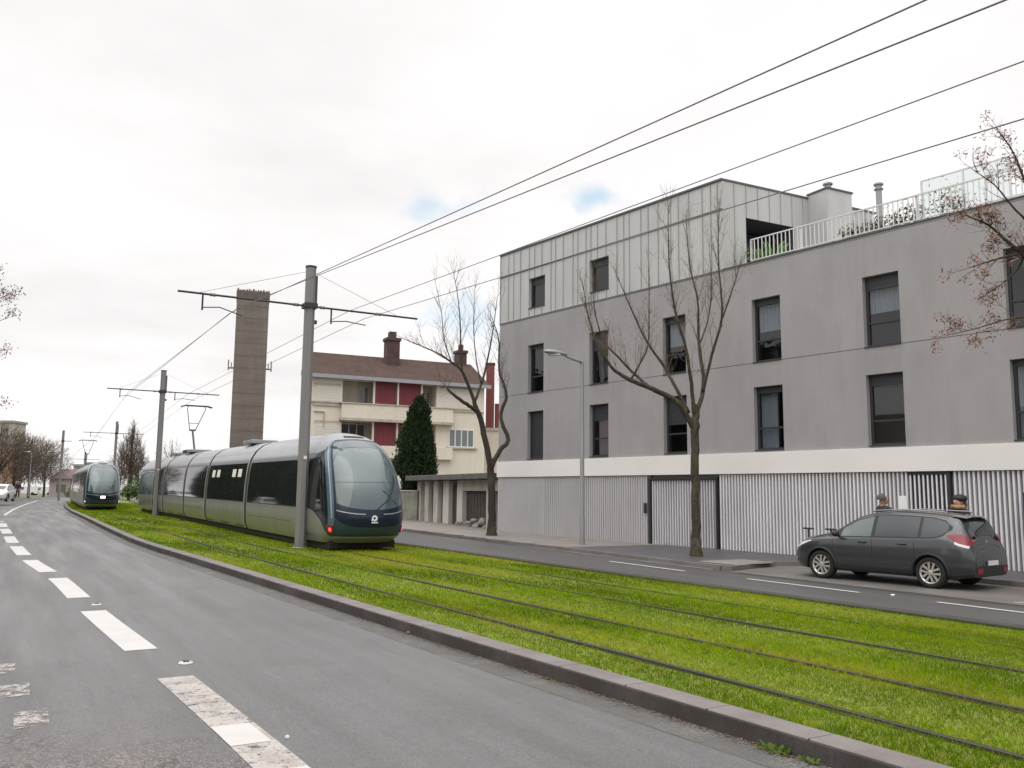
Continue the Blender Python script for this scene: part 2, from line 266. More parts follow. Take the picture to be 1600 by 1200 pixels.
    M['chrome'] = mat('chrome', (.62, .62, .62), .2, .9)
    M['tail_red'] = mat('tail_light_red', (.20, .010, .020), .3, coat=.15)
    M['tail_white'] = mat('tail_light_clear', (.62, .58, .56), .2, coat=.5)
    M['plate'] = mat('number_plate', (.62, .62, .60), .5)
    M['plate_blue'] = mat('plate_blue_band', (.02, .06, .30), .5)
    M['white_car'] = mat('white_car_paint', (.68, .68, .68), .3, coat=.6)
    M['skin'] = mat('skin', (.42, .24, .18), .6)
    M['jacket'] = mat('dark_jacket', (.022, .021, .024), .85)
    M['jeans'] = mat('dark_trousers', (.03, .034, .05), .85)
    M['hair_grey'] = mat('grey_hair', (.075, .07, .066), .8)
    M['hair_dark'] = mat('dark_hair', (.022, .016, .013), .7)
    M['scarf'] = mat('tan_scarf', (.30, .19, .09), .85)
    M['paper'] = mat('white_paper', (.74, .74, .74), .7)
    M['blue_sign'] = mat('blue_sign_face', (.03, .045, .19), .45)
    M['far_beige'] = mat('far_beige_wall', (.42, .38, .33), .85)
    M['far_orange'] = mat('far_orange_wall', (.42, .27, .19), .85)
    M['far_pink'] = mat('far_pink_wall', (.46, .40, .38), .85)
    M['far_grey'] = mat('far_grey_wall', (.26, .265, .255), .85)
    M['far_roof'] = mat('far_roof', (.13, .085, .08), .85)
    M['terracotta'] = mat('terracotta_pot', (.25, .13, .09), .8)
defmats()

# ------------------------------------------------------------------ mesh helpers
class MB:
    def __init__(s): s.v = []; s.f = []; s.mi = []
    def add(s, vs, fs, mi=0):
        b = len(s.v); s.v += [tuple(v) for v in vs]; s.f += [tuple(i+b for i in f) for f in fs]; s.mi += [mi]*len(fs); return s
    def box(s, c, size, ax=None, mi=0):
        c = Vector(c); ax = ax or (Vector((1, 0, 0)), Vector((0, 1, 0)), Vector((0, 0, 1)))
        h = [Vector(a)*(q/2) for a, q in zip(ax, size)]
        vs = [c + sx*h[0] + sy*h[1] + sz*h[2] for sz in (-1, 1) for sy in (-1, 1) for sx in (-1, 1)]
        return s.add(vs, [(0, 2, 3, 1), (4, 5, 7, 6), (0, 1, 5, 4), (2, 6, 7, 3), (0, 4, 6, 2), (1, 3, 7, 5)], mi)
    def bx(s, x0, x1, y0, y1, z0, z1, mi=0):
        return s.box(((x0+x1)/2, (y0+y1)/2, (z0+z1)/2), (x1-x0, y1-y0, z1-z0), None, mi)
    def tube(s, pts, rad, seg=6, mi=0, cap=True):
        pts = [Vector(p) for p in pts]; n = len(pts)
        if not hasattr(rad, '__len__'): rad = [rad]*n
        ref = None; rings = []
        for i, p in enumerate(pts):
            d = (pts[min(i+1, n-1)] - pts[max(i-1, 0)])
            d = d.normalized() if d.length > 1e-9 else Vector((0, 0, 1))
            if ref is None: ref = d.orthogonal().normalized()
            a = (ref - d*ref.dot(d)); a = a.normalized() if a.length > 1e-6 else d.orthogonal().normalized()
            ref = a; b = d.cross(a)
            rings.append([p + (a*math.cos(2*math.pi*k/seg) + b*math.sin(2*math.pi*k/seg))*rad[i] for k in range(seg)])
        vs = [v for r in rings for v in r]
        fs = [(i*seg+k, i*seg+(k+1) % seg, (i+1)*seg+(k+1) % seg, (i+1)*seg+k) for i in range(n-1) for k in range(seg)]
        if cap: fs += [tuple(reversed(range(seg))), tuple((n-1)*seg+k for k in range(seg))]
        return s.add(vs, fs, mi)
    def grid(s, fn, nu, nv, mi=0, flip=False):
        vs = [fn(i/nu, j/nv) for i in range(nu+1) for j in range(nv+1)]
        fs = []
        for i in range(nu):
            for j in range(nv):
                q = (i*(nv+1)+j, (i+1)*(nv+1)+j, (i+1)*(nv+1)+j+1, i*(nv+1)+j+1)
                fs.append(q[::-1] if flip else q)
        return s.add(vs, fs, mi)
    def lathe(s, prof, c, ax, seg=20, mi=0):
        """prof: (radius, height) along axis ax from c"""
        c = Vector(c); ax = Vector(ax).normalized(); a = ax.orthogonal().normalized(); b = ax.cross(a); n = len(prof)
        vs = [c + ax*h + (a*math.cos(2*math.pi*k/seg)+b*math.sin(2*math.pi*k/seg))*r for r, h in prof for k in range(seg)]
        fs = [(i*seg+k, i*seg+(k+1) % seg, (i+1)*seg+(k+1) % seg, (i+1)*seg+k) for i in range(n-1) for k in range(seg)]
        return s.add(vs, fs, mi)
    def prism(s, poly, fn, d0, d1, mi=0):
        """poly: (a,b) points, fn(a,b,d) -> xyz"""
        n = len(poly); vs = [fn(a, b, d0) for a, b in poly] + [fn(a, b, d1) for a, b in poly]
        fs = [tuple(range(n)), tuple(range(2*n-1, n-1, -1))] + [(i, i+n, (i+1) % n+n, (i+1) % n) for i in range(n)]
        return s.add(vs, fs, mi)
    def ell(s, c, r, seg=12, rings=8, mi=0):
        c = Vector(c)
        return s.grid(lambda u, v: c + Vector((r[0]*math.sin(math.pi*v)*math.cos(2*math.pi*u), r[1]*math.sin(math.pi*v)*math.sin(2*math.pi*u), -r[2]*math.cos(math.pi*v))), seg, rings, mi, True)
    def build(s, name, mats, parent=None, smooth=False, fix=True, loc=None, bevel=0):
        if not isinstance(mats, (list, tuple)): mats = [mats]
        me = bpy.data.meshes.new(name); me.from_pydata(s.v, [], s.f)
        for m in mats: me.materials.append(m)
        if len(mats) > 1: me.polygons.foreach_set('material_index', s.mi)
        if fix:
            bm = bmesh.new(); bm.from_mesh(me); bmesh.ops.remove_doubles(bm, verts=bm.verts, dist=1e-5)
            bmesh.ops.recalc_face_normals(bm, faces=bm.faces); bm.to_mesh(me); bm.free()
        if smooth: me.polygons.foreach_set('use_smooth', [True]*len(me.polygons))
        o = bpy.data.objects.new(name, me); COL.objects.link(o)
        if loc is not None: o.location = loc
        if parent is not None: o.parent = parent
        if smooth == 'auto':
            md = o.modifiers.new('edge_split', 'EDGE_SPLIT'); md.split_angle = R_(38)
        if bevel:
            md = o.modifiers.new('bevel', 'BEVEL'); md.width = bevel; md.segments = 2; md.limit_method = 'ANGLE'; md.angle_limit = R_(50)
        return o
def tag(o, label=None, cat=None, group=None, kind=None):
    if label: o['label'] = label
    if cat: o['category'] = cat
    if group: o['group'] = group
    if kind: o['kind'] = kind
    return o
def empty(name, loc=(0, 0, 0), rz=0.0):
    o = bpy.data.objects.new(name, None); COL.objects.link(o); o.location = loc; o.rotation_euler = (0, 0, rz); o.empty_display_size = .3; return o
def copy_tree(o, parent=None):
    c = o.copy(); COL.objects.link(c)
    if parent is not None: c.parent = parent
    for ch in list(o.children): copy_tree(ch, c)
    return c

# ------------------------------------------------------------------ the street in plan: t along the tracks, n across them to the right
EV = Vector((-.5, math.sqrt(3)/2, 0)); NV = Vector((math.sqrt(3)/2, .5, 0))
def interp(t, tab):
    x, y = zip(*tab)
    if t <= x[0]: return y[0] + (t-x[0])*(y[1]-y[0])/(x[1]-x[0])
    if t >= x[-1]: return y[-1] + (t-x[-1])*(y[-1]-y[-2])/(x[-1]-x[-2])
    i = next(k for k in range(len(x)-1) if x[k] <= t <= x[k+1])
    # Catmull-Rom style cubic through the table
    def sl(k):
        a, b = max(k-1, 0), min(k+1, len(x)-1); return (y[b]-y[a])/(x[b]-x[a])
    h = x[i+1]-x[i]; s = (t-x[i])/h
    return ((2*s**3-3*s**2+1)*y[i] + (s**3-2*s**2+s)*h*sl(i) + (-2*s**3+3*s**2)*y[i+1] + (s**3-s**2)*h*sl(i+1))
T_DEL = [(-12, .08), (5, 0), (10, -.12), (18, -.27), (27, -.38), (40, -.45), (65, -.6), (80, -.4), (110, .7), (140, 2.8), (200, 10)]
T_KERB = [(-12, 5.52), (3.6, 5.14), (10, 4.83), (15, 4.64), (25, 4.27), (34, 3.91), (60, 3.97), (80, 4.37), (103, 5.41), (125, 6.97), (200, 15.77)]
T_CEN = [(-12, 2.25), (6, 1.75), (9.4, 1.6), (14.9, 1.3), (20.7, 1.07), (26.3, .67), (37, .24), (56, -.08), (80, .7), (106, 2.3), (130, 4.2), (200, 13)]
def delta(t): return interp(t, T_DEL)
def kerb_n(t): return interp(t, T_KERB)
def cen_n(t): return interp(t, T_CEN)
def far_n(t): return 11.85 + delta(t)*.9
def rise(t): return interp(t, [(27, 0), (28, 0), (45, .14), (55, .2), (75, .22), (100, .3), (130, .4), (131, .4)]) if 27 < t < 131 else (0 if t <= 27 else .4)
def drop(t): return .1*min(1, max(0, (33-t)/17))
def TN(t, n, z=0.0): return EV*t + NV*n + Vector((0, 0, z))
def TR(t, n, z=0.0): return EV*t + NV*(n+delta(t)) + Vector((0, 0, z+rise(t)))     # follows the tracks
def ray(px, py): return C_FWD + C_RT*((px-800)/FPX) - C_UP*((py-600)/FPX)
def at(px, py, y):                    # point seen at that place of the picture, y metres ahead
    d = ray(px, py); return Vector((0, 0, EYE)) + d*(y/d.y)
def ground(px, py, z=0.0):
    d = ray(px, py); return Vector((0, 0, EYE)) + d*((z-EYE)/d.z)
def strip(mb, n0, n1, z, t0, t1, step=2.0, cols=1, mi=0, zf=None):
    k = max(1, int((t1-t0)/step)); 
    f0 = n0 if callable(n0) else (lambda t: n0); f1 = n1 if callable(n1) else (lambda t: n1)
    zf = zf or (lambda t: rise(t))
    return mb.grid(lambda u, v: TN(t0+(t1-t0)*u, f0(t0+(t1-t0)*u)*(1-v)+f1(t0+(t1-t0)*u)*v, z+zf(t0+(t1-t0)*u)), k, cols, mi)

# ================================================================== THE SETTING
def setting():
    S = lambda mb, name, m, **k: tag(mb.build(name, m, **k), kind='structure')
    # one sheet to the horizon, rising gently like the street does
    mb = MB()
    ts = [-60, -20, 0, 20, 28, 36, 45, 55, 75, 100, 130, 200, 400, 1000, 3500]; ns = [-3000, -800, -200, -60, -20, 0, 20, 60, 200, 800, 3000]
    mb.add([TN(t, n, -.42+rise(t)) for t in ts for n in ns], [(i*11+j, (i+1)*11+j, (i+1)*11+j+1, i*11+j+1) for i in range(len(ts)-1) for j in range(10)])
    S(mb, 'ground', M['earth'])
    # left carriageway
    mb = MB(); strip(mb, lambda t: cen_n(t)-3.9, lambda t: kerb_n(t)-.05, -.14, -12, 200, 2, 6); S(mb, 'road', M['asphalt'], smooth=True)
    # gutter strip of grit along the kerb
    mb = MB(); strip(mb, lambda t: kerb_n(t)-.42, lambda t: kerb_n(t)-.052, -.136, -6, 70, .5); S(mb, 'gutter_grit', M['grit'])
    # kerbs
    mb = MB()
    def kprof(mb, nf, w, zt, zb, t0, t1, step, zf):
        k = int((t1-t0)/step)
        prof = [(-.05, zb), (-.05, zt-.02), (-.042, zt-.007), (-.03, zt), (w-.02, zt), (w, zt-.01), (w, zb)]
        vs = [TN(t0+(t1-t0)*i/k, nf(t0+(t1-t0)*i/k)+a, z+zf(t0+(t1-t0)*i/k)) for i in range(k+1) for a, z in prof]
        q = len(prof)
        for j in range(q-1): mb.add([v for i in range(k+1) for v in (vs[i*q+j], vs[i*q+j+1])], [(2*i, 2*i+2, 2*i+3, 2*i+1) for i in range(k)], 1 if j < 2 else 0)
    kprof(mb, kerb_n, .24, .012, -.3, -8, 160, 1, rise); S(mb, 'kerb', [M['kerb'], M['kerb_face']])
    mb = MB()
    for t in range(-6, 40): mb.box(TN(t+.5, kerb_n(t+.5)+.094, -.004+rise(t+.5)), (.006, .284, .034), (EV, NV, Vector((0, 0, 1))))
    S(mb, 'kerb_joints', M['kerb_dark'])
    mb = MB(); kprof(mb, lambda t: far_n(t)+.05, .20, .02, -.4, -8, 150, 1, rise); S(mb, 'far_kerb', [M['kerb_dark'], M['kerb_dark']])
    # lawn soil under the grass
    mb = MB(); strip(mb, lambda t: kerb_n(t)+.18, lambda t: far_n(t)+.02, -.03, -8, 155, 1, 6); S(mb, 'lawn_soil', M['soil'], smooth=True)
    mb = MB()
    for r in (6.05, 7.40, 9.02): strip(mb, lambda t: r-.055+delta(t)+.02*math.sin(t*2.3+r), lambda t: r+.055+delta(t)+.02*math.sin(t*1.7+2*r), -.022, -8, 90, .5)
    strip(mb, lambda t: 10.46-.05+delta(t), lambda t: 10.46+.05+delta(t), -.022, -8, 90, .5)
    S(mb, 'rail_groove', M['ballast'])
    # right carriageway, its gutter, parking bay
    zr = lambda t: rise(t)-drop(t)
    mb = MB(); strip(mb, lambda t: far_n(t)+.25, lambda t: 16.35, -.11, -8, 120, 2, 4, zf=zr); S(mb, 'right_road', M['asphalt_right'], smooth=True)
    mb = MB(); strip(mb, lambda t: far_n(t)+.26, lambda t: far_n(t)+.56, -.106, -8, 60, 2, zf=zr); S(mb, 'right_gutter', M['gutter'])  # pale colour of this gutter strip includes the reflection along it
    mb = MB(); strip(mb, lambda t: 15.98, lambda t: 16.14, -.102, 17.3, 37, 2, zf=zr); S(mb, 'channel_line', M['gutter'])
    mb = MB(); mb.add([TN(t, n, -.104-drop(t)) for t, n in [(-8, 15.95), (-8, 19.3), (17.1, 19.3), (17.5, 18.6), (16.7, 16.15), (16.6, 15.95)]], [(0, 1, 2, 3, 4, 5)]); S(mb, 'parking_bay', M['bay'])
    mb = MB(); strip(mb, lambda t: 16.0, lambda t: 16.12, -.099, -4, 16.4, 2, zf=zr); S(mb, 'bay_channel', M['kerb_dark'])
    # right pavement: pale paving by the garages, dark asphalt by the gate, the build-out round the tree
    zp = lambda t: rise(t)-drop(t)
    mb = MB(); mb.add([TN(t, n, zp(t)) for t, n in [(24.6, 16.25), (24.6, 24), (34, 24), (60, 30), (60, 15.6), (45, 15.6), (33, 15.8), (28, 16.1)]], [(0, 1, 2, 3, 4, 5, 6, 7)]); S(mb, 'pavement', M['pave'])
    mb = MB(); mb.add([TN(t, n, zp(t)+.001) for t, n in [(24.6, 16.25), (24.6, 24), (16.0, 24), (-8, 24), (-8, 19.5), (17.2, 19.5), (17.65, 18.6), (16.95, 16.4), (17.1, 16.27)]], [(0, 1, 2, 3, 4, 5, 6, 7, 8)]); S(mb, 'asphalt_pavement', M['asphalt_dark'])
    mb = MB()
    def kline(pts, w=.13, z1=.012):
        for (t0, n0), (t1, n1) in zip(pts, pts[1:]):
            k = max(1, int(math.hypot(t1-t0, n1-n0)/1.5))
            for i in range(k):
                a = TN(t0+(t1-t0)*i/k, n0+(n1-n0)*i/k); b = TN(t0+(t1-t0)*(i+1)/k, n0+(n1-n0)*(i+1)/k)
                tm = t0+(t1-t0)*(i+.5)/k; d = (b-a); ax = d.normalized(); sd = Vector((ax.y, -ax.x, 0))
                mb.box((a+b)/2+Vector((0, 0, zp(tm)+z1-.12)), (d.length-.006, w, .24), (ax, sd, Vector((0, 0, 1))))
    kline([(60, 15.6), (45, 15.6), (33, 15.8), (28, 16.1), (24.6, 16.2), (17.1, 16.2), (16.9, 16.4), (17.6, 18.6), (17.15, 19.4), (-6, 19.4)])
    S(mb, 'pavement_kerb', M['kerb'])
    mb = MB(); mb.add([TN(17.75+a, 17.6+b, zp(17.7)+.006) for a, b in [(-.75, -.9), (.7, -1.0), (1.0, .0), (.8, .8), (-.5, .7)]], [(0, 1, 2, 3, 4)]); S(mb, 'tree_pit', M['pave'])
    # painted markings
    mb = MB(); wn = MB()
    def dash(mb, t0, t1, w=.34, off=0.0, z=-.136, nf=None, zf=rise):
        nf = nf or cen_n; strip(mb, lambda t: nf(t)-w/2+off, lambda t: nf(t)+w/2+off, z, t0, t1, max(.4, (t1-t0)/6), 1, zf=zf)
    for t0 in (11.2, 16.95, 22.4, 28.2, 33.8, 39.6, 45.2): dash(mb, t0, t0+3.85, .36)
    dash(wn, 3.2, 9.45, .34, z=-.1362)
    dash(mb, 6.75, 7.35, .30, -.02, z=-.1335); dash(mb, 4.6, 6.05, .30, .01, z=-.1335)
    dash(mb, 50.5, 135, .2)
    fm = MB()
    for t0, n in ((8.0, .31), (9.2, .2), (10.35, .09)): fm.add([TN(t0+a, n+b, -.136) for a, b in ((0, -.13), (.05, .12), (.62, .13), (.58, -.12))], [(0, 1, 2, 3)])
    S(fm, 'faint_marking', M['paint_faint'])
    dash(mb, 17.2, 20.4, .12, nf=lambda t: 15.05, z=-.100, zf=zr)
    for t0 in (12.0, 7.2, 2.4): dash(mb, t0, t0+3.1, .12, nf=lambda t: 15.1, z=-.100, zf=zr)
    S(mb, 'lane_marking', M['paint']); S(wn, 'worn_marking', M['paint_worn'])
    mb = MB()   # white lines of the parking bay behind the car
    for a, b in (((9.6, 16.4), (8.9, 19.2)), ((9.1, 16.3), (6.5, 16.3))):
        p, q = TN(*a, -.2), TN(*b, -.2); d = (q-p).normalized(); s = Vector((d.y, -d.x, 0))*.05
        mb.add([p+s, q+s, q-s, p-s], [(0, 1, 2, 3)])
    S(mb, 'bay_marking', M['paint_worn'])
    # left pavement and kerb (outside the frame, near the camera)
    mb = MB(); strip(mb, lambda t: cen_n(t)-9, lambda t: cen_n(t)-4.0, -.01, -12, 130, 3); S(mb, 'left_pavement', M['pave'])
    mb = MB(); kprof(mb, lambda t: cen_n(t)-4.0, .12, 0.0, -.3, -10, 130, 2, rise); S(mb, 'left_kerb', [M['kerb'], M['kerb_face']])
setting()

def rails():
    labs = ['nearest tram rail, beside the left road kerb', 'tram rail second from the left road, across the left track',
            'tram rail crossing the middle of the lawn, under the left side of the near tram', 'tram rail farthest from the left road, half sunk in the lawn beside the right road']
    for n, lab in zip((6.05, 7.40, 9.02, 10.46), labs):
        mb = MB(); zt = -.004 if n < 10 else -.012
        k = 130
        prof = [(-.03, -.05), (-.03, zt), (.006, zt), (.006, zt-.03), (.03, zt-.03), (.03, zt-.004), (.045, zt-.004), (.045, -.05)]
        q = len(prof); t0, t1 = -8, 110
        mb.add([TR(t0+(t1-t0)*i/k, n+a, z) for i in range(k+1) for a, z in prof], [(i*q+j, (i+1)*q+j, (i+1)*q+j+1, i*q+j+1) for i in range(k) for j in range(q-1)])
        tag(mb.build('tram_rail', M['rail']), lab, 'rail', 'steel rails of the two tram tracks')
rails()

def grass():
    # short mown blades, thinner on the ground far away
    pts = []
    def sample(t0, t1, dens, h, w):
        n = int((t1-t0)*7.0*dens); t = rng.uniform(t0, t1, n); f = rng.random(n)
        return t, f, h, w
    V = []; 
    for t0, t1, dens, h, w in ((1.5, 8, 3600, .040, .0065), (8, 14, 1900, .042, .009), (14, 24, 800, .046, .014), (24, 45, 300, .05, .024), (45, 100, 90, .055, .05)):
        t, f, h, w = sample(t0, t1, dens, h, w)
        ts = np.linspace(t0, t1, 60); kn = np.interp(t, ts, [kerb_n(x) for x in ts])+.20; fn = np.interp(t, ts, [far_n(x) for x in ts])
        de = np.interp(t, ts, [delta(x) for x in ts]); ri = np.interp(t, ts, [rise(x) for x in ts])
        n = kn+(fn-kn)*f; nr = n-de
        keep = np.ones(len(t), bool)
        jit = rng.normal(0, .02, len(t))
        for r, hw in ((6.05, .050), (7.40, .036), (9.02, .032), (10.46, -.1)): keep &= np.abs(nr-r+jit) > hw*(.55+.75*(.5+.5*np.sin(t*1.1+r*7)*np.sin(t*2.7+r)))
        # bare, thin places
        thin = np.sin(t*1.9+n*3.1)*np.sin(n*5.3-t*.7)+rng.normal(0, .5, len(t)); keep &= thin < 1.25
        t, n, ri = t[keep], n[keep], ri[keep]; m = len(t)
        big = .75+.5*(np.sin(t*.55+n*2.2)*.5+.5)
        hh = h*rng.uniform(.55, 1.3, m)*big; ww = w*rng.uniform(.7, 1.3, m)
        x = EV.x*t+NV.x*n; y = EV.y*t+NV.y*n; z = ri-.032
        a = rng.uniform(0, 2*math.pi, m); lean = hh*rng.uniform(.1, .9, m); la = rng.uniform(0, 2*math.pi, m)
        A = np.stack([x-np.cos(a)*ww/2, y-np.sin(a)*ww/2, z], 1); B = np.stack([x+np.cos(a)*ww/2, y+np.sin(a)*ww/2, z], 1)
        T = np.stack([x+np.cos(la)*lean, y+np.sin(la)*lean, z+hh], 1)
        V.append(np.stack([A, B, T], 1).reshape(-1, 3))
    V = np.concatenate(V); nf = len(V)//3
    me = bpy.data.meshes.new('tram_lawn_grass'); me.vertices.add(len(V)); me.vertices.foreach_set('co', V.ravel())
    me.loops.add(len(V)); me.loops.foreach_set('vertex_index', np.arange(len(V), dtype=np.int32)); me.polygons.add(nf)
    me.polygons.foreach_set('loop_start', np.arange(0, len(V), 3, dtype=np.int32)); me.polygons.foreach_set('loop_total', np.full(nf, 3, np.int32))
    me.update(); me.validate(); me.materials.append(M['grass'])
    o = bpy.data.objects.new('tram_lawn_grass', me); COL.objects.link(o)
    tag(o, 'short bright green grass growing between the tram rails', 'grass', kind='stuff')
grass()

# ================================================================== BUILDINGS
class Facade:
    """local frame: x along the front, y into the building, z up"""
    def __init__(s, x, y, ang): s.A = Vector((x, y, 0)); s.ang = ang; s.u = Vector((math.cos(ang), math.sin(ang), 0)); s.n = Vector((-s.u.y, s.u.x, 0))
    def F(s, px, py, off=0.0):
        d = ray(px, py); k = ((s.A+s.n*off).dot(s.n))/d.dot(s.n); P = d*k; return (P-s.A).dot(s.u), P.z+EYE
    def W(s, x, y, z): return s.A + s.u*x + s.n*y + Vector((0, 0, z))
def wall_holes(mb, x0, x1, z0, z1, holes, y=0.0, depth=.22, mi=0, mi_rev=None):
    xs = sorted({x0, x1, *[h[0] for h in holes], *[h[1] for h in holes]}); zs = sorted({z0, z1, *[h[2] for h in holes], *[h[3] for h in holes]})
    xs = [a for a in xs if x0 <= a <= x1]; zs = [a for a in zs if z0 <= a <= z1]
    for a, b in zip(xs, xs[1:]):
        for c, d in zip(zs, zs[1:]):
            if any(h[0] <= (a+b)/2 <= h[1] and h[2] <= (c+d)/2 <= h[3] for h in holes): continue
            mb.add([(a, y, c), (b, y, c), (b, y, d), (a, y, d)], [(0, 1, 2, 3)], mi)
    mr = mi if mi_rev is None else mi_rev
    for a, b, c, d in holes:
        q = [(a, c), (b, c), (b, d), (a, d)]
        for i in range(4):
            (p0, r0), (p1, r1) = q[i], q[(i+1) % 4]
            mb.add([(p0, y, r0), (p1, y, r1), (p1, y+depth, r1), (p0, y+depth, r0)], [(0, 1, 2, 3)], mr)

def main_building():
    fc = Facade(-.58376, 39.32, R_(-52.389)); root = empty('apartment_building', fc.A, fc.ang)
    tag(root, 'grey rendered apartment block with pale metal top storey and white slatted ground floor', 'building')
    XE, PAR = 33.0, 9.42
    wins = []
    for i in range(8):
        s = 2.09+3.955*i
        w = 1.07 + .012*min(i, 5)
        wins.append(('L', i, s, s+w, 3.20, 5.25)); wins.append(('U', i, s, s+w, 6.08, 8.17))
        if i < 2: wins.append(('M', i, s+.0, s+1.12, 9.84, 11.17))
    holes = [(a, b, c, d) for k, i, a, b, c, d in wins if k != 'M']
    mb = MB(); wall_holes(mb, 0, XE, 3.11, PAR, holes, 0, .28)
    mb.add([(0, 0, 2.4), (0, 12, 2.4), (0, 12, PAR), (0, 0, PAR)], [(0, 1, 2, 3)]); mb.add([(XE, 0, -.4), (XE, 12, -.4), (XE, 12, PAR), (XE, 0, PAR)], [(0, 1, 2, 3)])
    mb.add([(0, 12, -.4), (XE, 12, -.4), (XE, 12, PAR), (0, 12, PAR)], [(0, 1, 2, 3)])
    mb.build('plaster_wall', M['plaster'], root)
    mb = MB()
    mb.bx(0, XE, -.004, .01, 6.045, 6.062); mb.bx(0, XE, -.003, .01, 9.36, 9.372); mb.build('wall_joint', M['coping'], root)
    mb = MB(); mb.add([(0, .3, 9.25), (XE, .3, 9.25), (XE, 12, 9.25), (0, 12, 9.25)], [(0, 1, 2, 3)]); mb.bx(12.9, XE, .12, .3, 9.2, PAR-.03); mb.build('terrace_roof', M['far_grey'], root)
    mb = MB(); mb.bx(12.82, XE, -.03, .3, PAR, PAR+.05); mb.build('parapet_coping', M['coping'], root, bevel=.008)
    mb = MB(); mb.bx(-.02, XE, -.07, .25, 2.43, 3.112); mb.build('white_band', M['white_band'], root, bevel=.008)
    # dark void behind the windows, floors between
    mb = MB(); mb.add([(0, 2.2, 2.5), (XE, 2.2, 2.5), (XE, 2.2, 9.2), (0, 2.2, 9.2)], [(0, 1, 2, 3)])
    for z in (3.0, 5.7, 8.9): mb.add([(0, .3, z), (XE, .3, z), (XE, 2.2, z), (0, 2.2, z)], [(0, 1, 2, 3)])
    for i in range(9): x = .3+3.955*i; mb.add([(x, .3, 2.5), (x, 2.2, 2.5), (x, 2.2, 9.2), (x, .3, 9.2)], [(0, 1, 2, 3)])
    mb.build('interior_wall', M['room'], root)
    # windows: dark frame with shutter box, transom low down, pane, curtains where the photo shows pale ones
    curt = {('U', 3): (.0, 1, 'curtain', .35), ('L', 3): (0, .62, 'curtain', 1), ('U', 4): (0, 1, 'curtain', .4), ('L', 1): (.2, .9, 'curtain_red', .6), ('L', 5): (0, 1, 'curtain', .7), ('U', 5): (.3, 1, 'curtain', .5), ('U', 2): (0, 1, 'curtain', .12), ('L', 6): (0, 1, 'curtain', .4)}
    blinds = {('L', 0): 1.0, ('L', 2): .5, ('L', 4): .14, ('U', 4): .17, ('U', 3): .08, ('L', 3): .08, ('U', 2): .1, ('U', 1): .35, ('L', 1): .3, ('U', 5): .1, ('M', 0): .2, ('M', 1): .2}
    for k, i, a, b, c, d in wins:
        y0 = .17; fw = .06; f = MB()
        dd = .02 if k != 'M' else .10
        f.bx(a, a+fw+.02, y0, y0+.07, c, d); f.bx(b-fw, b, y0, y0+.07, c, d); f.bx(a+fw+.02, b-fw, y0, y0+.07, c, c+fw); f.bx(a+fw+.02, b-fw, y0, y0+.07, d-fw, d)
        bl = blinds.get((k, i), .06)
        zt = d-fw
        tr = c+.70 if k != 'M' else None
        if tr and (k, i) not in (('L', 0), ('U', 1)): f.bx(a+fw+.02, b-fw, y0-.004, y0+.066, tr-.03, tr+.03)
        f.bx(a-.0, b+.0, -.03, y0-.002, c-.035, c-.004)            # sill sheet
        wobj = f.build('window', M['anthracite'], root)
        zb = zt-(zt-c-fw)*bl
        if bl > .05:
            sb = MB(); nsl = max(1, int((zt-zb)/.06))
            for q in range(nsl): sb.bx(a+fw+.02, b-fw, y0+.006+.006*(q % 2), y0+.03, zb+(zt-zb)*q/nsl, zb+(zt-zb)*(q+1)/nsl-.003)
            sb.build('shutter_slats', M['anthracite'], wobj)
        if zb > c+fw+.05:
            g = MB(); g.add([(a+fw+.02, y0+.04, c+fw), (b-fw, y0+.04, c+fw), (b-fw, y0+.04, zb), (a+fw+.02, y0+.04, zb)], [(0, 1, 2, 3)]); g.build('pane', M['pane'], wobj)
        if (k, i) in curt:
            s0, s1, mm, amt = curt[(k, i)]; xa, xb = a+.05+(b-a-.1)*s0, a+.05+(b-a-.1)*s1
            ct = MB(); zc = d-.1-(d-c-.15)*max(amt, .5) if amt < .5 else c+.05
            ct.grid(lambda u, v: (xa+(xb-xa)*u, y0+.17+.025*math.sin(u*38+i), zc+(d-.1-zc)*v), 60, 1); ct.build('curtain', M[mm], wobj, smooth=True)
    # metal clad top storey
    C0x = 12.82; TOP = 12.67
    vx, vy = .1825, .9832      # direction of the end wall going back (slightly acute)
    mh = [(a, b, c, d) for k, i, a, b, c, d in wins if k == 'M']
    mb = MB(); wall_holes(mb, 0, C0x, PAR, TOP, mh, .015, .28)
    def E(s, z, o=0.0): return (C0x+vx*s+vy*o, .015+vy*s-vx*o, z)   # end wall, o = outwards
    lo = (1.06, 3.37, 9.5, 11.46)
    ss = [0, lo[0], lo[1], 7.5]; zs = [9.3, lo[2], lo[3], TOP]
    for i in range(3):
        for j in range(3):
            if i == 1 and j == 1: continue
            mb.add([E(ss[i], zs[j]), E(ss[i+1], zs[j]), E(ss[i+1], zs[j+1]), E(ss[i], zs[j+1])], [(0, 1, 2, 3)])
    mb.add([(0, .015, TOP), (C0x, .015, TOP), E(7.5, TOP), (0, 8, TOP)], [(0, 1, 2, 3)]); mb.add([(0, .015, PAR), (0, 8, PAR), (0, 8, TOP), (0, .015, TOP)], [(0, 1, 2, 3)]); mb.add([(0, 8, PAR), E(7.5, PAR), E(7.5, TOP), (0, 8, TOP)], [(0, 1, 2, 3)])
    ph = mb.build('metal_penthouse', M['metal_clad'], root)
    mb = MB(); x = .0; k = 0
    rr = random.Random(3)
    xs = []
    while x < C0x: xs.append(x); x += (.62, .38, .5)[k % 3] if rr.random() < .8 else .3; k += 1
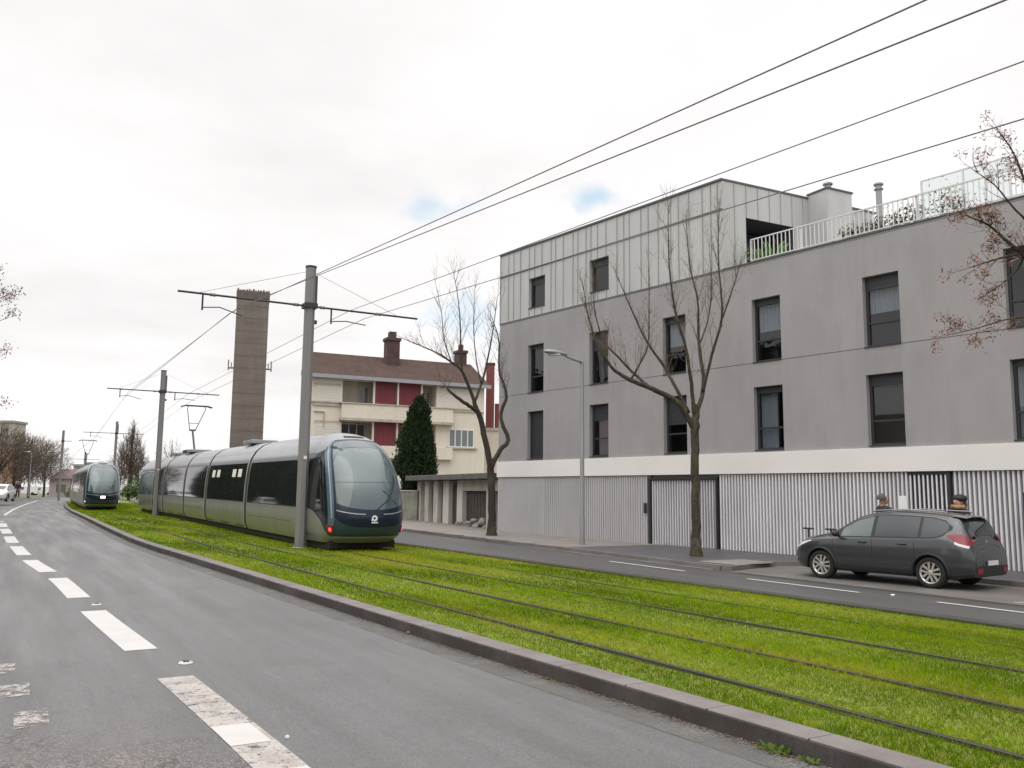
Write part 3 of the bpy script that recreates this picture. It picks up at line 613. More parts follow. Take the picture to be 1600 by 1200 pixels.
    for x in xs:
        segs = [(PAR, 11.6), (11.63, TOP-.05)]
        for z0, z1 in segs:
            cuts = [(z0, z1)]
            for a, b, c, d in mh:
                if a-.03 < x < b+.03:
                    cuts = [q for z_0, z_1 in cuts for q in ((z_0, min(z_1, c)), (max(z_0, d), z_1)) if q[1]-q[0] > .02]
            for z_0, z_1 in cuts: mb.bx(x-.011, x+.011, -.022, .02, z_0, z_1)
    for q in range(1, 14):
        s = q*.545
        cuts = [(9.4, TOP-.05)] if not lo[0]-.05 < s < lo[1]+.05 else [(lo[3], TOP-.05)]
        for z_0, z_1 in cuts: mb.box(((E(s, 0, .01)[0]), E(s, 0, .01)[1], (z_0+z_1)/2), (.022, .035, z_1-z_0), (Vector((vx, vy, 0)), Vector((vy, -vx, 0)), Vector((0, 0, 1))))
    mb.build('standing_seams', M['seam'], ph)
    mb = MB(); mb.bx(-.03, C0x+.02, -.03, .02, 11.598, 11.632); mb.bx(-.02, C0x, -.022, .02, PAR-.01, PAR+.035); mb.build('cladding_joint', mat('dark_joint_profile', (.15, .155, .155), .6, .2), ph)  # dark profile strips between the cladding sheets
    mb = MB(); mb.bx(-.04, C0x+.03, -.04, .25, TOP-.03, TOP+.05)
    mb.box((E(3.9, 0, -.1)[0], E(3.9, 0, -.1)[1], TOP+.012), (7.6, .25, .08), (Vector((vx, vy, 0)), Vector((vy, -vx, 0)), Vector((0, 0, 1)))); mb.build('roof_edge', M['coping'], ph, bevel=.006)
    # loggia: a dark recess in the end wall
    mb = MB(); i3 = [(lo[0], lo[2]), (lo[1], lo[2]), (lo[1], lo[3]), (lo[0], lo[3])]
    for a in range(4):
        (s0, z0), (s1, z1) = i3[a], i3[(a+1) % 4]; mb.add([E(s0, z0), E(s1, z1), E(s1, z1, -1.5), E(s0, z0, -1.5)], [(0, 1, 2, 3)])
    mb.add([E(s, z, -1.5) for s, z in i3], [(0, 1, 2, 3)]); lg = mb.build('loggia', mat('loggia_lining', (.07, .072, .078), .7), ph)
    mb = MB(); mb.add([E(s, z, -1.2) for s, z in [(1.5, 9.6), (3.3, 9.6), (3.3, 11.3), (1.5, 11.3)]], [(0, 1, 2, 3)]); mb.build('terrace_window', M['dark_glass'], lg)
    # shaft boxed out of the end wall, with flues
    ax3 = (Vector((vx, vy, 0)), Vector((vy, -vx, 0)), Vector((0, 0, 1)))
    mb = MB(); c = E(4.72, 0, .46); mb.box((c[0], c[1], 11.0), (1.25, .92, 3.55), ax3); mb.build('service_shaft', M['metal_clad'], ph, bevel=.01)
    mb = MB(); mb.box((c[0], c[1], 12.80), (1.33, 1.0, .06), ax3); mb.build('shaft_cap', M['coping'], ph)
    for (s, o, zb, zt) in ((4.6, .5, 12.8, 13.22), (7.0, .75, 9.3, 13.55)):
        c = E(s, 0, o); mb = MB()
        mb.lathe([(.11, 0), (.11, zt-zb-.28), (.17, zt-zb-.28), (.17, zt-zb-.24), (.12, zt-zb-.24), (.12, zt-zb-.1), (.18, zt-zb-.1), (.18, zt-zb-.05), (.10, zt-zb), (0, zt-zb)], (c[0], c[1], zb), (0, 0, 1), 14); mb.build('flue', M['galv'], ph, smooth='auto')
    # guard rail on the terrace edge
    mb = MB(); x = 13.86; yb = .16
    mb.bx(13.86, XE, yb-.02, yb+.02, 10.26, 10.30); mb.bx(13.86, XE, yb-.015, yb+.015, 9.55, 9.58)
    while x < XE: mb.bx(x-.014, x+.014, yb-.010, yb+.010, 9.582, 10.258); x += .152
    x = 13.86
    while x < XE: mb.bx(x-.025, x+.025, yb+.022, yb+.06, 9.40, 10.28); x += 1.9
    mb.build('guard_rail', M['white_metal'], root)
    mb = MB()      # frosted windbreak panels
    for a, b in ((19.35, 20.5), (20.55, 21.75)): mb.bx(a, b, 1.0, 1.02, 9.3, 10.95)
    wb = mb.build('windbreak', M['frost'], root)
    mb = MB()
    for a in (19.32, 20.525, 21.77): mb.bx(a-.02, a+.02, .985, 1.035, 9.28, 10.98)
    mb.bx(19.34, 21.75, .99, 1.03, 10.952, 10.985); mb.build('windbreak_frame', M['white_metal'], wb)
    # ground floor: plain panels, slatted screen, gate
    mb = MB(); mb.bx(0, 3.2, .0, .06, -.4, 2.425)
    for i in range(1, 26): mb.bx(i*.125-.012, i*.125+.012, -.014, .0, -.4, 2.42)
    mb.build('plain_panel', M['panel'], root)
    mb = MB(); mb.bx(3.2, 9.25, .10, .14, -.4, 2.425); mb.bx(12.36, XE, .13, .17, -.4, 2.425); mb.bx(9.3, 12.3, .16, .2, -.4, 2.425); mb.build('screen_backing', M['slat_back'], root)
    mb = MB(); m2 = MB(); x = 3.24
    while x < XE:
        if x < 9.2: m2.bx(x-.044, x+.044, -.0, .085, -.4, 2.42)
        elif x > 12.42 and not (19.05 < x < 20.2): mb.bx(x-.025, x+.025, -.0, .11, -.4, 2.42)
        x += .122
    mb.build('slat_screen', M['slat'], root); m2.build('slat_screen', M['panel'], root)
    for a, b, c, d in ((3.2, 9.2, .086, .099), (12.4, 19.0, .111, .129), (20.25, XE, .111, .129)): mb = MB(); mb.bx(a, b, c, d, 1.25, 1.30); mb.build('screen_rail', M['galv'], root)
    mb = MB(); mb.bx(9.22, 9.32, -.02, .12, -.4, 2.33); mb.bx(12.30, 12.37, -.02, .12, -.4, 2.33); mb.bx(9.32, 12.30, -.02, .12, 2.25, 2.33)
    gt = mb.build('gate', M['anthracite'], root)
    mb = MB(); x = 9.38; k = 0
    while x < 12.28: mb.bx(x-.015, x+.015, .03, .1, -.3, 2.24); x += .12
    mb.build('gate_slats', M['slat'], gt)
    mb = MB(); mb.bx(9.33, 12.29, .101, .105, -.35, 2.24); mb.build('gate_panel', mat('gate_panel', (.165, .152, .165), .7), gt)
    mb = MB(); mb.bx(9.0, 9.14, -.05, -.001, 1.05, 1.42); mb.build('intercom', M['anthracite'], root, bevel=.01)
    # second gate, darker, behind the parked car
    mb = MB(); mb.bx(20.12, 20.2, -.02, .12, -.4, 2.41); mb.bx(19.02, 20.12, -.005, .10, 2.34, 2.41); g2 = mb.build('door_frame', M['anthracite'], root)
    mb = MB(); x = 19.09
    while x < 20.1: mb.bx(x-.02, x+.02, .01, .05, -.35, 2.335); x += .122
    mb.build('door_slats', M['slat'], g2)
    mb = MB(); mb.bx(19.03, 20.11, .09, .099, -.38, 2.335); mb.build('door_panel', mat('dark_door_panel', (.045, .042, .05), .7), g2)  # near-black panel behind the door slats
    # terrace plants: things of their own
    def leafy(x, y, z, w, h, m, name, lab, n, leaf, pot=True, spiky=False):
        P = fc.W(x, y, z); r = empty(name, P); tag(r, lab, 'plant', 'plants on the roof terrace')
        if pot:
            pm = MB(); pm.lathe([(0, 0), (.15, 0), (.2, .3), (.18, .3), (.16, .26), (0, .26)], (0, 0, 0), (0, 0, 1), 14); pm.build('pot', M['terracotta'], r)
        lm = MB(); q = random.Random(int(x*100))
        for i in range(n):
            if spiky:
                a = q.uniform(0, 6.28); el = q.uniform(.2, 1.3); L = h*q.uniform(.6, 1.1); d = Vector((math.cos(a)*math.cos(el), math.sin(a)*math.cos(el), math.sin(el)))
                s = d.cross(Vector((0, 0, 1))).normalized()*leaf; b = Vector((0, 0, .25))
                lm.add([b-s*.5, b+s*.5, b+d*L*.6+s, b+d*L-Vector((0, 0, L*.25)), b+d*L*.6-s], [(0, 1, 2, 3, 4)])
            else:
                c = Vector((q.gauss(0, w*.38), q.gauss(0, w*.3), .28+abs(q.gauss(h*.42, h*.24)))); a = Vector((q.gauss(0, 1), q.gauss(0, 1), q.gauss(0, 1))).normalized()*leaf; b = a.orthogonal().normalized()*leaf*.5
                lm.add([c-a, c+b, c+a, c-b], [(0, 1, 2, 3)])
        lm.build('leaves', m, r, fix=False)
    leafy(14.3, .75, 9.25, .6, 1.05, M['fern'], 'palm_plant', 'bright green palm with arching leaves beside the dark loggia on the terrace', 46, .035, spiky=True)
    leafy(13.75, .6, 9.3, .5, .7, M['fern'], 'fern_plant', 'small pale green fern at the corner of the metal clad storey', 60, .06)
    for i, (x, h, lab) in enumerate(((17.3, .55, 'low sprawling shrub behind the terrace rail, nearest the tall flue'), (17.95, .75, 'pale potted shrub second from the tall flue behind the terrace rail'), (18.55, .7, 'potted shrub in the middle of the terrace row, third from the tall flue'), (19.1, 1.0, 'tall leafy potted shrub beside the left edge of the frosted windbreak'))):
        leafy(x, .7+.1*i, 9.25, .55, h, M['pot_leaves'], 'potted_shrub', lab, 300, .075)
    leafy(20.3, .65, 9.25, .8, 1.05, M['pot_leaves'], 'olive_shrub', 'bushy grey green shrub in front of the frosted windbreak', 320, .07)
    # paper on the screen, sign at the edge of the frame, stands
    s = MB(); s.bx(-.12, .12, -.012, 0, 0, .36); s.bx(-.05, .05, -.014, -.0121, .08, .2)
    o = s.build('wall_notice', M['paper'], loc=fc.W(18.86, -.005, 1.40)); o.rotation_euler = (0, 0, fc.ang); tag(o, 'white notice fixed to the slatted screen above the parked car', 'notice')
    P = fc.W(22.18, -.35, -.13); r = empty('information_sign', P, fc.ang); tag(r, 'dark blue information sign on posts at the right edge behind the car', 'sign')
    s = MB(); s.bx(-.05, .9, -.03, .03, .9, 2.0); s.build('sign_face', M['blue_sign'], r, bevel=.01)
    for x in (.02, .83): s = MB(); s.tube([(x, .05, -.2), (x, .05, 2.05)], .03, 8); s.build('post', M['dark_metal'], r)
    def stand(px, lab):
        x, z = fc.F(px, 822, -1.0); P = fc.W(x, -1.0, -.14); r = empty('cycle_stand', P, fc.ang); tag(r, lab, 'cycle stand', 'black T shaped stands by the slatted screen')
        a = MB(); a.tube([(0, 0, -.1), (0, 0, .93)], .028, 8); a.build('post', M['dark_metal'], r)
        a = MB(); a.tube([(-.17, 0, .93), (.17, 0, .93)], .026, 8); a.build('crossbar', M['dark_metal'], r)
    stand(1263, 'black T shaped stand, the one farther left of the car bonnet'); stand(1298, 'black T shaped stand just above the car bonnet')
    return fc
FC = main_building()

def old_house():
    p0, p1 = at(474, 588, 60.6), at(757, 602, 66.8)
    ang = math.atan2(p1.y-p0.y, p1.x-p0.x); fc = Facade(p0.x, p0.y, ang); L = (p1-p0).xy.length
    root = empty('apartment_house', fc.A, ang); tag(root, 'cream apartment house with brown tiled roof and dark red balcony screens', 'house')
    EZ = fc.F(600, 594)[1]; F = fc.F; DEP = 8.0; RZ = 12.2; _d = Vector((-.19, 1, 0)).normalized(); KX = _d.dot(fc.u)/_d.dot(fc.n)
    X = lambda px, py=620: F(px, py)[0]; Z = lambda py, px=600: F(px, py)[1]
    lx0, lx1 = X(535), X(682)                       # loggia column of both floors
    zu0, zu1 = Z(655), EZ-.12; zl0, zl1 = Z(716), Z(660)
    win_u = (X(492, 615), X(531, 615), Z(632, 510), Z(602, 510)); win_l = (X(701, 685), X(740, 685), Z(699, 720), Z(671, 720))
    win_ru = (X(690), X(738), Z(638, 715), Z(608, 715))
    holes = [(lx0, lx1, zu0, zu1), (lx0, lx1, zl0, zl1), win_u, win_l, win_ru]
    mb = MB(); wall_holes(mb, 0, L, -.3, EZ, holes[:2], 0, 1.1)
    mb2 = mb
    mb.add([(L, 0, -.3), (L, DEP, -.3), (L, DEP, EZ), (L, 0, EZ)], [(0, 1, 2, 3)]); mb.add([(0, 0, -.3), (KX*DEP, DEP, -.3), (KX*DEP, DEP, EZ), (KX*DEP/2, DEP/2, RZ-.1), (0, 0, EZ)], [(0, 1, 2, 3, 4)]); mb.add([(KX*DEP, DEP, -.3), (L, DEP, -.3), (L, DEP, EZ), (KX*DEP, DEP, EZ)], [(0, 1, 2, 3)])
    mb.build('wall', M['cream'], root)
    mb = MB()
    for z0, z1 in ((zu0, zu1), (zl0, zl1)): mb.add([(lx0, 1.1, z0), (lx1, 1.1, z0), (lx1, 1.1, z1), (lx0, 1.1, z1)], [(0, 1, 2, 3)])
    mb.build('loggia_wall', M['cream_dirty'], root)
    # roof: ridge along the front, hipped at the right end, eaves overhanging
    o = .45; rx = fc.F(735, 562, DEP/2)[0]
    mb = MB(); ez = EZ+.06; pts = [(-.15-KX*o, -o, ez), (L+.3, -o, ez), (L+.3, DEP+o, ez), (KX*DEP-.15, DEP+o, ez), (KX*DEP/2-.15, DEP/2, RZ), (rx, DEP/2, RZ)]
    mb.add(pts, [(0, 1, 5, 4), (1, 2, 5), (2, 3, 4, 5), (0, 4, 3)]); roof = mb.build('roof', M['tile'], root)
    mb = MB()
    for i in range(1, 22):
        f = i/22; mb.tube([(-.15+KX*(-o+(DEP/2+o)*f), -o+(DEP/2+o)*f, ez+(RZ-ez)*f+.01), (L+.3-(L+.3-rx)*f, -o+(DEP/2+o)*f, ez+(RZ-ez)*f+.01)], .03, 4)
    mb.build('tile_courses', M['tile'], roof)
    mb = MB(); mb.bx(-.2, L+.35, -o-.08, -o+.02, ez-.22, ez+.05); mb.bx(-.2, L+.35, -o+.02, -.002, ez-.1, ez-.03); mb.build('gutter', M['gutter_zinc'], root)
    def chim(px, py0, py1, w, y, top=True):
        x = fc.F(px, py0, y)[0]; zt = fc.F(px, py0, y)[1]; a = MB(); a.bx(x-w/2, x+w/2, y-.45, y+.45, RZ-1.6, zt-.75)
        a.bx(x-w/2-.08, x+w/2+.08, y-.53, y+.53, zt-.75, zt-.5); a.bx(x-w/2+.25, x+w/2-.25, y-.3, y+.3, zt-.5, zt); a.build('chimney', M['chimney'], roof, bevel=.03)
    chim(613, 519, 560, 1.02, DEP/2-1.2); chim(720, 539, 565, .75, DEP/2)
    # balcony parapet, slabs
    mb = MB(); mb.bx(lx0-.1, X(706), -.35, -.05, Z(656), Z(634)); bp = mb.build('balcony_parapet', M['cream'], root, bevel=.02)
    mb = MB(); mb.bx(lx0-.25, X(706)+.1, -.42, -.02, Z(634)+.001, Z(634)+.08); mb.bx(0, lx0-.26, -.12, 0, Z(634), Z(634)+.09); mb.bx(X(692), X(756), -.1, 0, Z(637), Z(637)+.08); mb.bx(lx0-.2, X(706)+.05, -.45, 0, Z(660), Z(656)-.002); mb.build('cornice', M['cream_dirty'], bp)
    mb = MB(); mb.bx(lx0-.1, X(706), -.35, -.05, Z(716), Z(697)); mb.build('balcony_parapet', M['cream'], root, bevel=.02)
    # red screens with white posts
    for a, b, z0, z1 in ((587, 620, Z(634), zu1), (624.5, 657, Z(634), zu1), (586, 619, Z(697), zl1), (623, 655, Z(697), zl1)):
        s = MB(); xa, xb = X(a), X(b); k = 9
        for i in range(k): s.bx(xa+(xb-xa)*i/k+.008, xa+(xb-xa)*(i+1)/k-.008, .02+.01*(i % 2), .06+.01*(i % 2), z0+.02, z1)
        s.build('balcony_screen', M['red_screen'], root)
    s = MB()
    for px in (584.5, 622, 659): s.bx(X(px)-.07, X(px)+.07, -.02, .12, Z(634)+.09, zu1); s.bx(X(px)-.08, X(px)+.06, -.021, .121, Z(697)+.02, zl1)
    s.build('balcony_post', M['cream'], root)
    # windows
    def win(x0, x1, z0, z1, nm='window', y=-.02, bars=(.25, .5, .75), glass='grey_glass', frame='white_band'):
        f = MB(); w = .07
        f.bx(x0, x0+w, y-.03, y+.06, z0, z1); f.bx(x1-w, x1, y-.03, y+.06, z0, z1); f.bx(x0+w, x1-w, y-.03, y+.06, z0, z0+w); f.bx(x0+w, x1-w, y-.03, y+.06, z1-w, z1)
        for b in bars: f.bx(x0+(x1-x0)*b-.04, x0+(x1-x0)*b+.04, y-.025, y+.05, z0+w, z1-w)
        fo = f.build(nm, M[frame], root); g = MB(); g.bx(x0+w, x1-w, y+.0, y+.02, z0+w, z1-w); g.build('pane', M[glass], fo)
        if nm == 'window': s_ = MB(); s_.bx(x0-.15, x1+.25, y-.14, y+.0, z0-.12, z0-.01); s_.build('sill', M['cream_dirty'], fo)
    win(*win_l)
    win(X(566), X(583), Z(634), Z(603), 'loggia_window', 1.05, (.5,), 'grey_glass', 'cream_dirty'); win(X(662), X(680), Z(634), Z(605), 'loggia_window', 1.05, (.5,), 'grey_glass', 'cream_dirty'); win(X(540), X(578), zl0+.5, zl1-.1, 'loggia_window', 1.05, (.33, .66), 'dark_glass', 'cream_dirty')
    for h in (win_u, win_ru, (X(492, 680), X(531, 680), Z(690, 510), Z(660, 510))):
        s = MB(); k = 14; x0, x1, z0, z1 = h
        for i in range(k): s.bx(x0, x1, -.02-.012*(i % 2), .03, z0+(z1-z0)*i/k, z0+(z1-z0)*(i+1)/k-.004)
        so = s.build('roller_shutter', M['shutter'], root); s = MB(); s.bx(x0-.08, x1+.08, -.05, .02, z1, z1+.14); s.bx(x0-.1, x1+.1, -.09, .02, z0-.1, z0-.005); s.build('shutter_box', M['cream_dirty'], so)
    s = MB(); a, b = X(490, 650), X(506, 650); s.tube([(a, -.05, Z(648)), (b, -.05, Z(648)), (b, -.05, Z(672))], .045, 6); s.build('drain_pipe', M['cream_dirty'], root)
    # neighbour with the red brick stack seen past the right end
    q0 = at(759, 640, 70); r = empty('brick_house', (q0.x, q0.y, 0), 0.0); tag(r, 'narrow dark red brick house end beside the grey block', 'house')
    w = .014*70; s = MB(); s.bx(0, .66, 0, .9, 5.2, at(764, 569, 70).z); s.build('chimney_stack', M['brick'], r, bevel=.02)
    s = MB(); s.bx(-.05, .71, -.05, .95, at(764, 569, 70).z, at(764, 569, 70).z+.12); s.build('stack_cap', M['chimney'], r)
    s = MB(); s.bx(.72, 4.5, .3, 6, -.3, at(770, 630, 70).z); s.build('brick_wall', M['brick'], r)
    s = MB(); s.bx(-.1, 4.6, -.5, .3, -.3, at(770, 674, 70).z); s.build('cream_annexe', M['cream'], r); s = MB(); s.bx(-.15, 4.7, -.6, .3, at(770, 674, 70).z, at(770, 674, 70).z+.25); s.build('annexe_roof', M['cream_dirty'], r)
old_house()

def garages():
    p0 = at(652, 806, 50.0); p1 = at(776, 826, 40.6)
    p0.z = p1.z = 0; ang = math.atan2(p1.y-p0.y, p1.x-p0.x); fc = Facade(p0.x, p0.y, ang); L = (p1-p0).length
    root = empty('garage_row', fc.A, ang); tag(root, 'row of old lock-up garages with pale pillars and a dark flat roof', 'garage')
    X = lambda px: fc.F(px, 790)[0]; Z = lambda px, py: fc.F(px, py)[1]
    zl = Z(660, 754); zr = Z(750, 746); zt = (zl+zr)/2
    s = MB(); s.bx(-.1, L+.1, .9, 1.1, -.2, zt); s.bx(-.1, .0, .3, 5, -.2, zt); s.bx(L, L+.1, .3, 5, -.2, zt); s.build('wall', M['garage_wall'], root)
    pil = [(652, 657), (663.5, 669.5), (677, 684), (692, 701), (714, 722.5), (760, 764)]
    for a, b in pil:
        s = MB(); s.bx(X(a), X(b), -.02, .9, -.2, zt-.02); s.build('pillar', M['garage_wall'], root, bevel=.02)
    for (a, b) in [(657, 663.5), (669.5, 677), (684, 692), (701, 714), (722.5, 760)]:
        s = MB(); xa, xb = X(a)+.01, X(b)-.01; yd = .22; k = max(4, int((xb-xa)/.18))
        for i in range(k): s.bx(xa+(xb-xa)*i/k, xa+(xb-xa)*(i+1)/k-.012, yd+.012*(i % 2), yd+.06+.012*(i % 2), -.15, zt-.25)
        s.build('garage_door', M['garage_dark'], root)
    s = MB(); s.bx(X(722)+.02, L+.05, .0, .21, zt-.55, zt-.021); s.build('lintel', M['cream_dirty'], root)
    s = MB(); s.bx(-.5, L+.12, -.6, 5.3, zt, zt+.28); s.build('roof', M['fascia'], root, bevel=.03)
    # rubble / folded sheets in the last opening
    s = MB(); q = random.Random(4)
    for i in range(26): s.ell((X(745)+q.gauss(0, .8), .0+q.gauss(0, .22), .05+abs(q.gauss(0, .18))), (.3*q.random()+.1, .2, .16*q.random()+.06), 7, 5)
    o = s.build('rubble_heap', mat('pale_rubble', (.30, .28, .265), .9, var=[(4, (.16, .15, .14), .4, .65, .9)]), loc=fc.A); o.rotation_euler = (0, 0, ang); tag(o, 'low heap of grey rubble before the wide dark garage door', 'rubble', kind='stuff')
    a, b = at(626, 805, 50.5), at(652, 806, 49.6); d = (b-a).xy; an = math.atan2(d.y, d.x); w = MB(); zt2 = at(640, 766, 50).z
    w.bx(-4, d.length-.05, 0, .22, -.2, zt2-.06); ow = empty('boundary_wall', (a.x, a.y, 0), an); w.build('wall', M['mossy'], ow); w = MB(); w.bx(-4.05, d.length-.04, -.05, .27, zt2-.06, zt2); w.build('wall_coping', M['garage_wall'], ow); tag(ow, 'low mossy grey garden wall between the tram nose and the garages', 'wall')
garages()

def tower():
    d = 85.0; c0, c1 = at(352, 700, d), at(401.5, 700, d); w = (c1.x-c0.x); cx = (c0.x+c1.x)/2; zt = at(395, 452, d).z
    r = empty('concrete_tower', (cx, d+w/2, 0), R_(17)); tag(r, 'tall square brown concrete tower standing behind the tram', 'tower')
    m = MB(); h = w/2
    m.grid(lambda u, v: ((-h, -h), (h, -h), (h, h), (-h, h), (-h, -h))[int(round(u*4))] + (-.2+(zt-.9+.2)*v,), 4, 24); m.build('shaft', M['concrete'], r, fix=False)
    m = MB()
    for z in [i*1.25 for i in range(1, int(zt/1.25))]: m.bx(-h-.012, h+.012, -h-.012, h+.012, z, z+.03)
    m.build('lift_joint', mat('concrete_joint', (.135, .116, .10), .9), r)
    m = MB(); m.bx(-h-.06, h+.06, -h-.06, h+.06, zt-.9, zt-.2); q = random.Random(8); x = -h
    while x < h-.1:
        ww = q.uniform(.12, .3); m.bx(x, min(x+ww, h), -h-.03, h+.03, zt-.199, zt-.2+q.uniform(.08, .25)); x += ww+q.uniform(.02, .09)
    m.build('crown', mat('tower_crown', (.125, .10, .085), .9, var=[(3, (.09, .072, .062), .4, .65, .8)]), r)
    for s, px in ((-1, 362), (1, 417)):
        z = at(px, 574, d).z; m = MB(); m.tube([(s*h, -h*.5, z), (s*(h+.55), -h*.5, z)], .09, 6); m.tube([(s*(h+.5), -h*.5, z-.25), (s*(h+.5), -h*.5, z+.8)], .07, 6); m.tube([(s*(h+.22), -h*.5, z-.1), (s*(h+.22), -h*.5, z+.55)], .05, 6); m.build('antenna', M['galv'], r)
tower()

# ================================================================== TRAMS
_mc = {}
def mat_once(n, *a, **k):
    if n not in _mc: _mc[n] = mat(n, *a, **k)
    return _mc[n]
T_W = [(.22, 1.10), (.30, 1.13), (.45, 1.19), (.9, 1.22), (1.3, 1.225), (2.0, 1.20), (2.6, 1.13), (2.9, 1.05), (3.2, .88), (3.42, .63), (3.56, .34), (3.63, .02)]
T_L = [(.22, .55), (.30, .40), (.45, .18), (.7, .05), (.95, 0), (1.2, .04), (1.6, .16), (2.0, .33), (2.5, .64), (2.9, 1.0), (3.2, 1.42), (3.42, 1.95), (3.56, 2.6), (3.63, 3.3)]
def lin(t, tab):
    if t <= tab[0][0]: return tab[0][1]
    for (a, p), (b, q) in zip(tab, tab[1:]):
        if t <= b: return p+(q-p)*(t-a)/(b-a)
    return tab[-1][1]
def tram(t0, noff, joints, label, lit, group=None, detail=True):
    base = TR(t0, noff); base.z = rise(t0)
    root = empty('tram', base); tag(root, label, 'tram', group)
    def P(l, y, z): t = t0+l; return TN(t, noff+delta(t)+y, rise(t)+z) - base
    LC = 4.2
    def S0(q, z):
        w = interp(z, T_W) if .3 < z < 3.6 else lin(z, T_W); lf = interp(z, T_L) if .3 < z < 3.6 else lin(z, T_L); D = 1.15*min(1, w/1.1); a = abs(q); s = -1 if q < 0 else 1
        if a <= 1:
            ph = a*math.pi/2; return P(lf+D*(1-math.cos(ph)**(2/2.3)), s*w*math.sin(ph)**(2/2.5), z)
        return P(lf+D+(LC-lf-D)*(a-1), s*w, z)
    def S(q, z, off=0.0):
        p = S0(q, z)
        if not off: return p
        h = .012; n = (S0(q+h, z)-S0(q-h, z)).cross(S0(q, min(z+h, 3.625))-S0(q, max(z-h, .221))); n.normalize()
        return p+n*off
    # orientation check so that offsets go outwards
    c = P(2.5, 0, 1.2); sgn = 1 if (S(0, 1.2, .1)-c).length > (S(0, 1.2)-c).length else -1
    def patch(mb, q0, q1, zl, zh, nq, nz, off, mi=0):
        fl = zl if callable(zl) else (lambda q: zl); fh = zh if callable(zh) else (lambda q: zh)
        return mb.grid(lambda u, v: S(q0+(q1-q0)*u, fl(q0+(q1-q0)*u)*(1-v)+fh(q0+(q1-q0)*u)*v, off*sgn), nq, nz, mi)
    mb = MB(); patch(mb, -2, 2, .22, 3.63, 64, 34, 0); mb.build('cab_shell', M['tr_teal'], root, smooth=True)
    zol = lambda q: lin(abs(q), [(0, .40), (.6, .40), (.75, .46), (.9, .64), (1.05, .9), (1.25, 1.13), (1.4, 1.19), (2, 1.21)])
    zgl = lambda q: lin(abs(q), [(.8, .72), (.95, .87), (1.1, 1.04), (1.4, 1.23), (2, 1.25)])
    mb = MB(); patch(mb, -2, 2, .225, zol, 64, 6, .006); mb.build('lower_panel', M['tr_body'], root, smooth=True)
    mb = MB(); patch(mb, -.62, .62, .395, .425, 24, 1, .012); mb.build('bumper_trim', M['tr_silver'], root, smooth=True)
    mb = MB(); patch(mb, -2, 2, lambda q: lin(abs(q), [(0, 3.34), (.55, 3.30), (.8, 2.98), (1, 2.9), (2, 2.9)]), 3.628, 64, 10, .007); mb.build('cab_roof', M['tr_roof'], root, smooth=True)
    mb = MB(); patch(mb, -.28, .28, 3.385, 3.45, 12, 2, .012); mb.build('roof_grille', M['tr_under'], root, smooth=True)
    ws = MB(); patch(ws, -.60, .60, lambda q: 1.08+.12*(q/.6)**2, lambda q: 3.28-.10*(q/.6)**2, 32, 22, .010); wso = ws.build('windscreen', M['tr_screen'], root, smooth=True)
    mb = MB(); patch(mb, -.57, .57, lambda q: 1.085+.12*(q/.6)**2, lambda q: 1.20+.2*(q/.6)**2, 24, 3, .014); mb.build('dashboard_band', M['tr_navy'], wso, smooth=True)
    mb = MB(); patch(mb, -.56, .56, lambda q: 3.06-.08*(q/.6)**2, lambda q: 3.26-.10*(q/.6)**2, 24, 3, .013); mb.build('sun_band', mat_once('windscreen_top_band', (.035, .055, .062), .06, spec=.7, coat=.3), wso, smooth=True)
    mb = MB()
    for s in (-1, 1): patch(mb, s*.572, s*.615, lambda q: 1.2, 3.2, 2, 22, .0135)
    mb.build('screen_gasket', M['tr_navy'], wso, smooth=True)
    mb = MB(); patch(mb, -.59, .59, lambda q: 1.985, lambda q: 2.0, 24, 1, .013); mb.build('screen_seam', M['tr_teal'], wso, smooth=True)
    mb = MB(); patch(mb, -.66, .66, lambda q: .70+.33*(abs(q)/.66)**3, lambda q: 1.075+.12*(q/.6)**2, 32, 6, .009); nv = mb.build('nose_panel', M['tr_navy'], root, smooth=True)
    mb = MB()
    for s in (-1, 1): patch(mb, s*.10, s*.58, lambda q: 1.052+.12*(q/.6)**2, lambda q: 1.075+.12*(q/.6)**2, 12, 1, .016)
    mb.build('nose_line', M['tr_silver'], nv, smooth=True)
    for s in (-1, 1):
        mb = MB(); patch(mb, s*.625, s*.78, lambda q: .74, lambda q: 3.30-.3*(abs(q)-.62)/.16, 5, 26, .011); pl_ = mb.build('cab_pillar', M['tr_pillar'], root, smooth=True); mb = MB(); patch(mb, s*.672, s*.70, lambda q: .95, lambda q: 3.12, 1, 26, .016); mb.build('painted_pillar_highlight', M['painted_pillar_highlight'], pl_, smooth=True)  # pale strip painted as the bright highlight running down the pillar
        mb = MB(); patch(mb, s*.80, s*2.0, zgl, 2.74, 28, 14, .009); mb.build('cab_side_window', M['tr_glass'], root, smooth=True)
        mb = MB(); patch(mb, s*.86, s*2.0, 2.76, 2.88, 22, 2, .009); mb.build('cab_lintel', M['tr_lintel'], root, smooth=True)
        # lamps
        q = s*.70; p = S(q, .62, 0); n = (S(q, .62, .1*sgn)-p).normalized(); mb = MB(); a = n.cross(Vector((0, 0, 1))).normalized(); u = a.cross(n)
        mb.box(p+n*.012, (.26, .22, .03), (a, u, n)); lo = mb.build('lamp_housing', M['lamp_red_halo' if lit == 'red' else 'tr_under'], root, bevel=.01)
        mb = MB(); mb.lathe([(0, .045), (.045, .042), (.062, .03), (.065, .0)], p, n, 14); mb.build('tail_light' if lit == 'red' else 'headlight', M['lamp_red' if lit == 'red' else 'lamp_white'], lo, smooth=True)
    p = S(.0, .93, 0); n = (S(.0, .93, .1*sgn)-p).normalized(); mb = MB(); a = n.cross(Vector((0, 0, 1))).normalized(); u = a.cross(n)
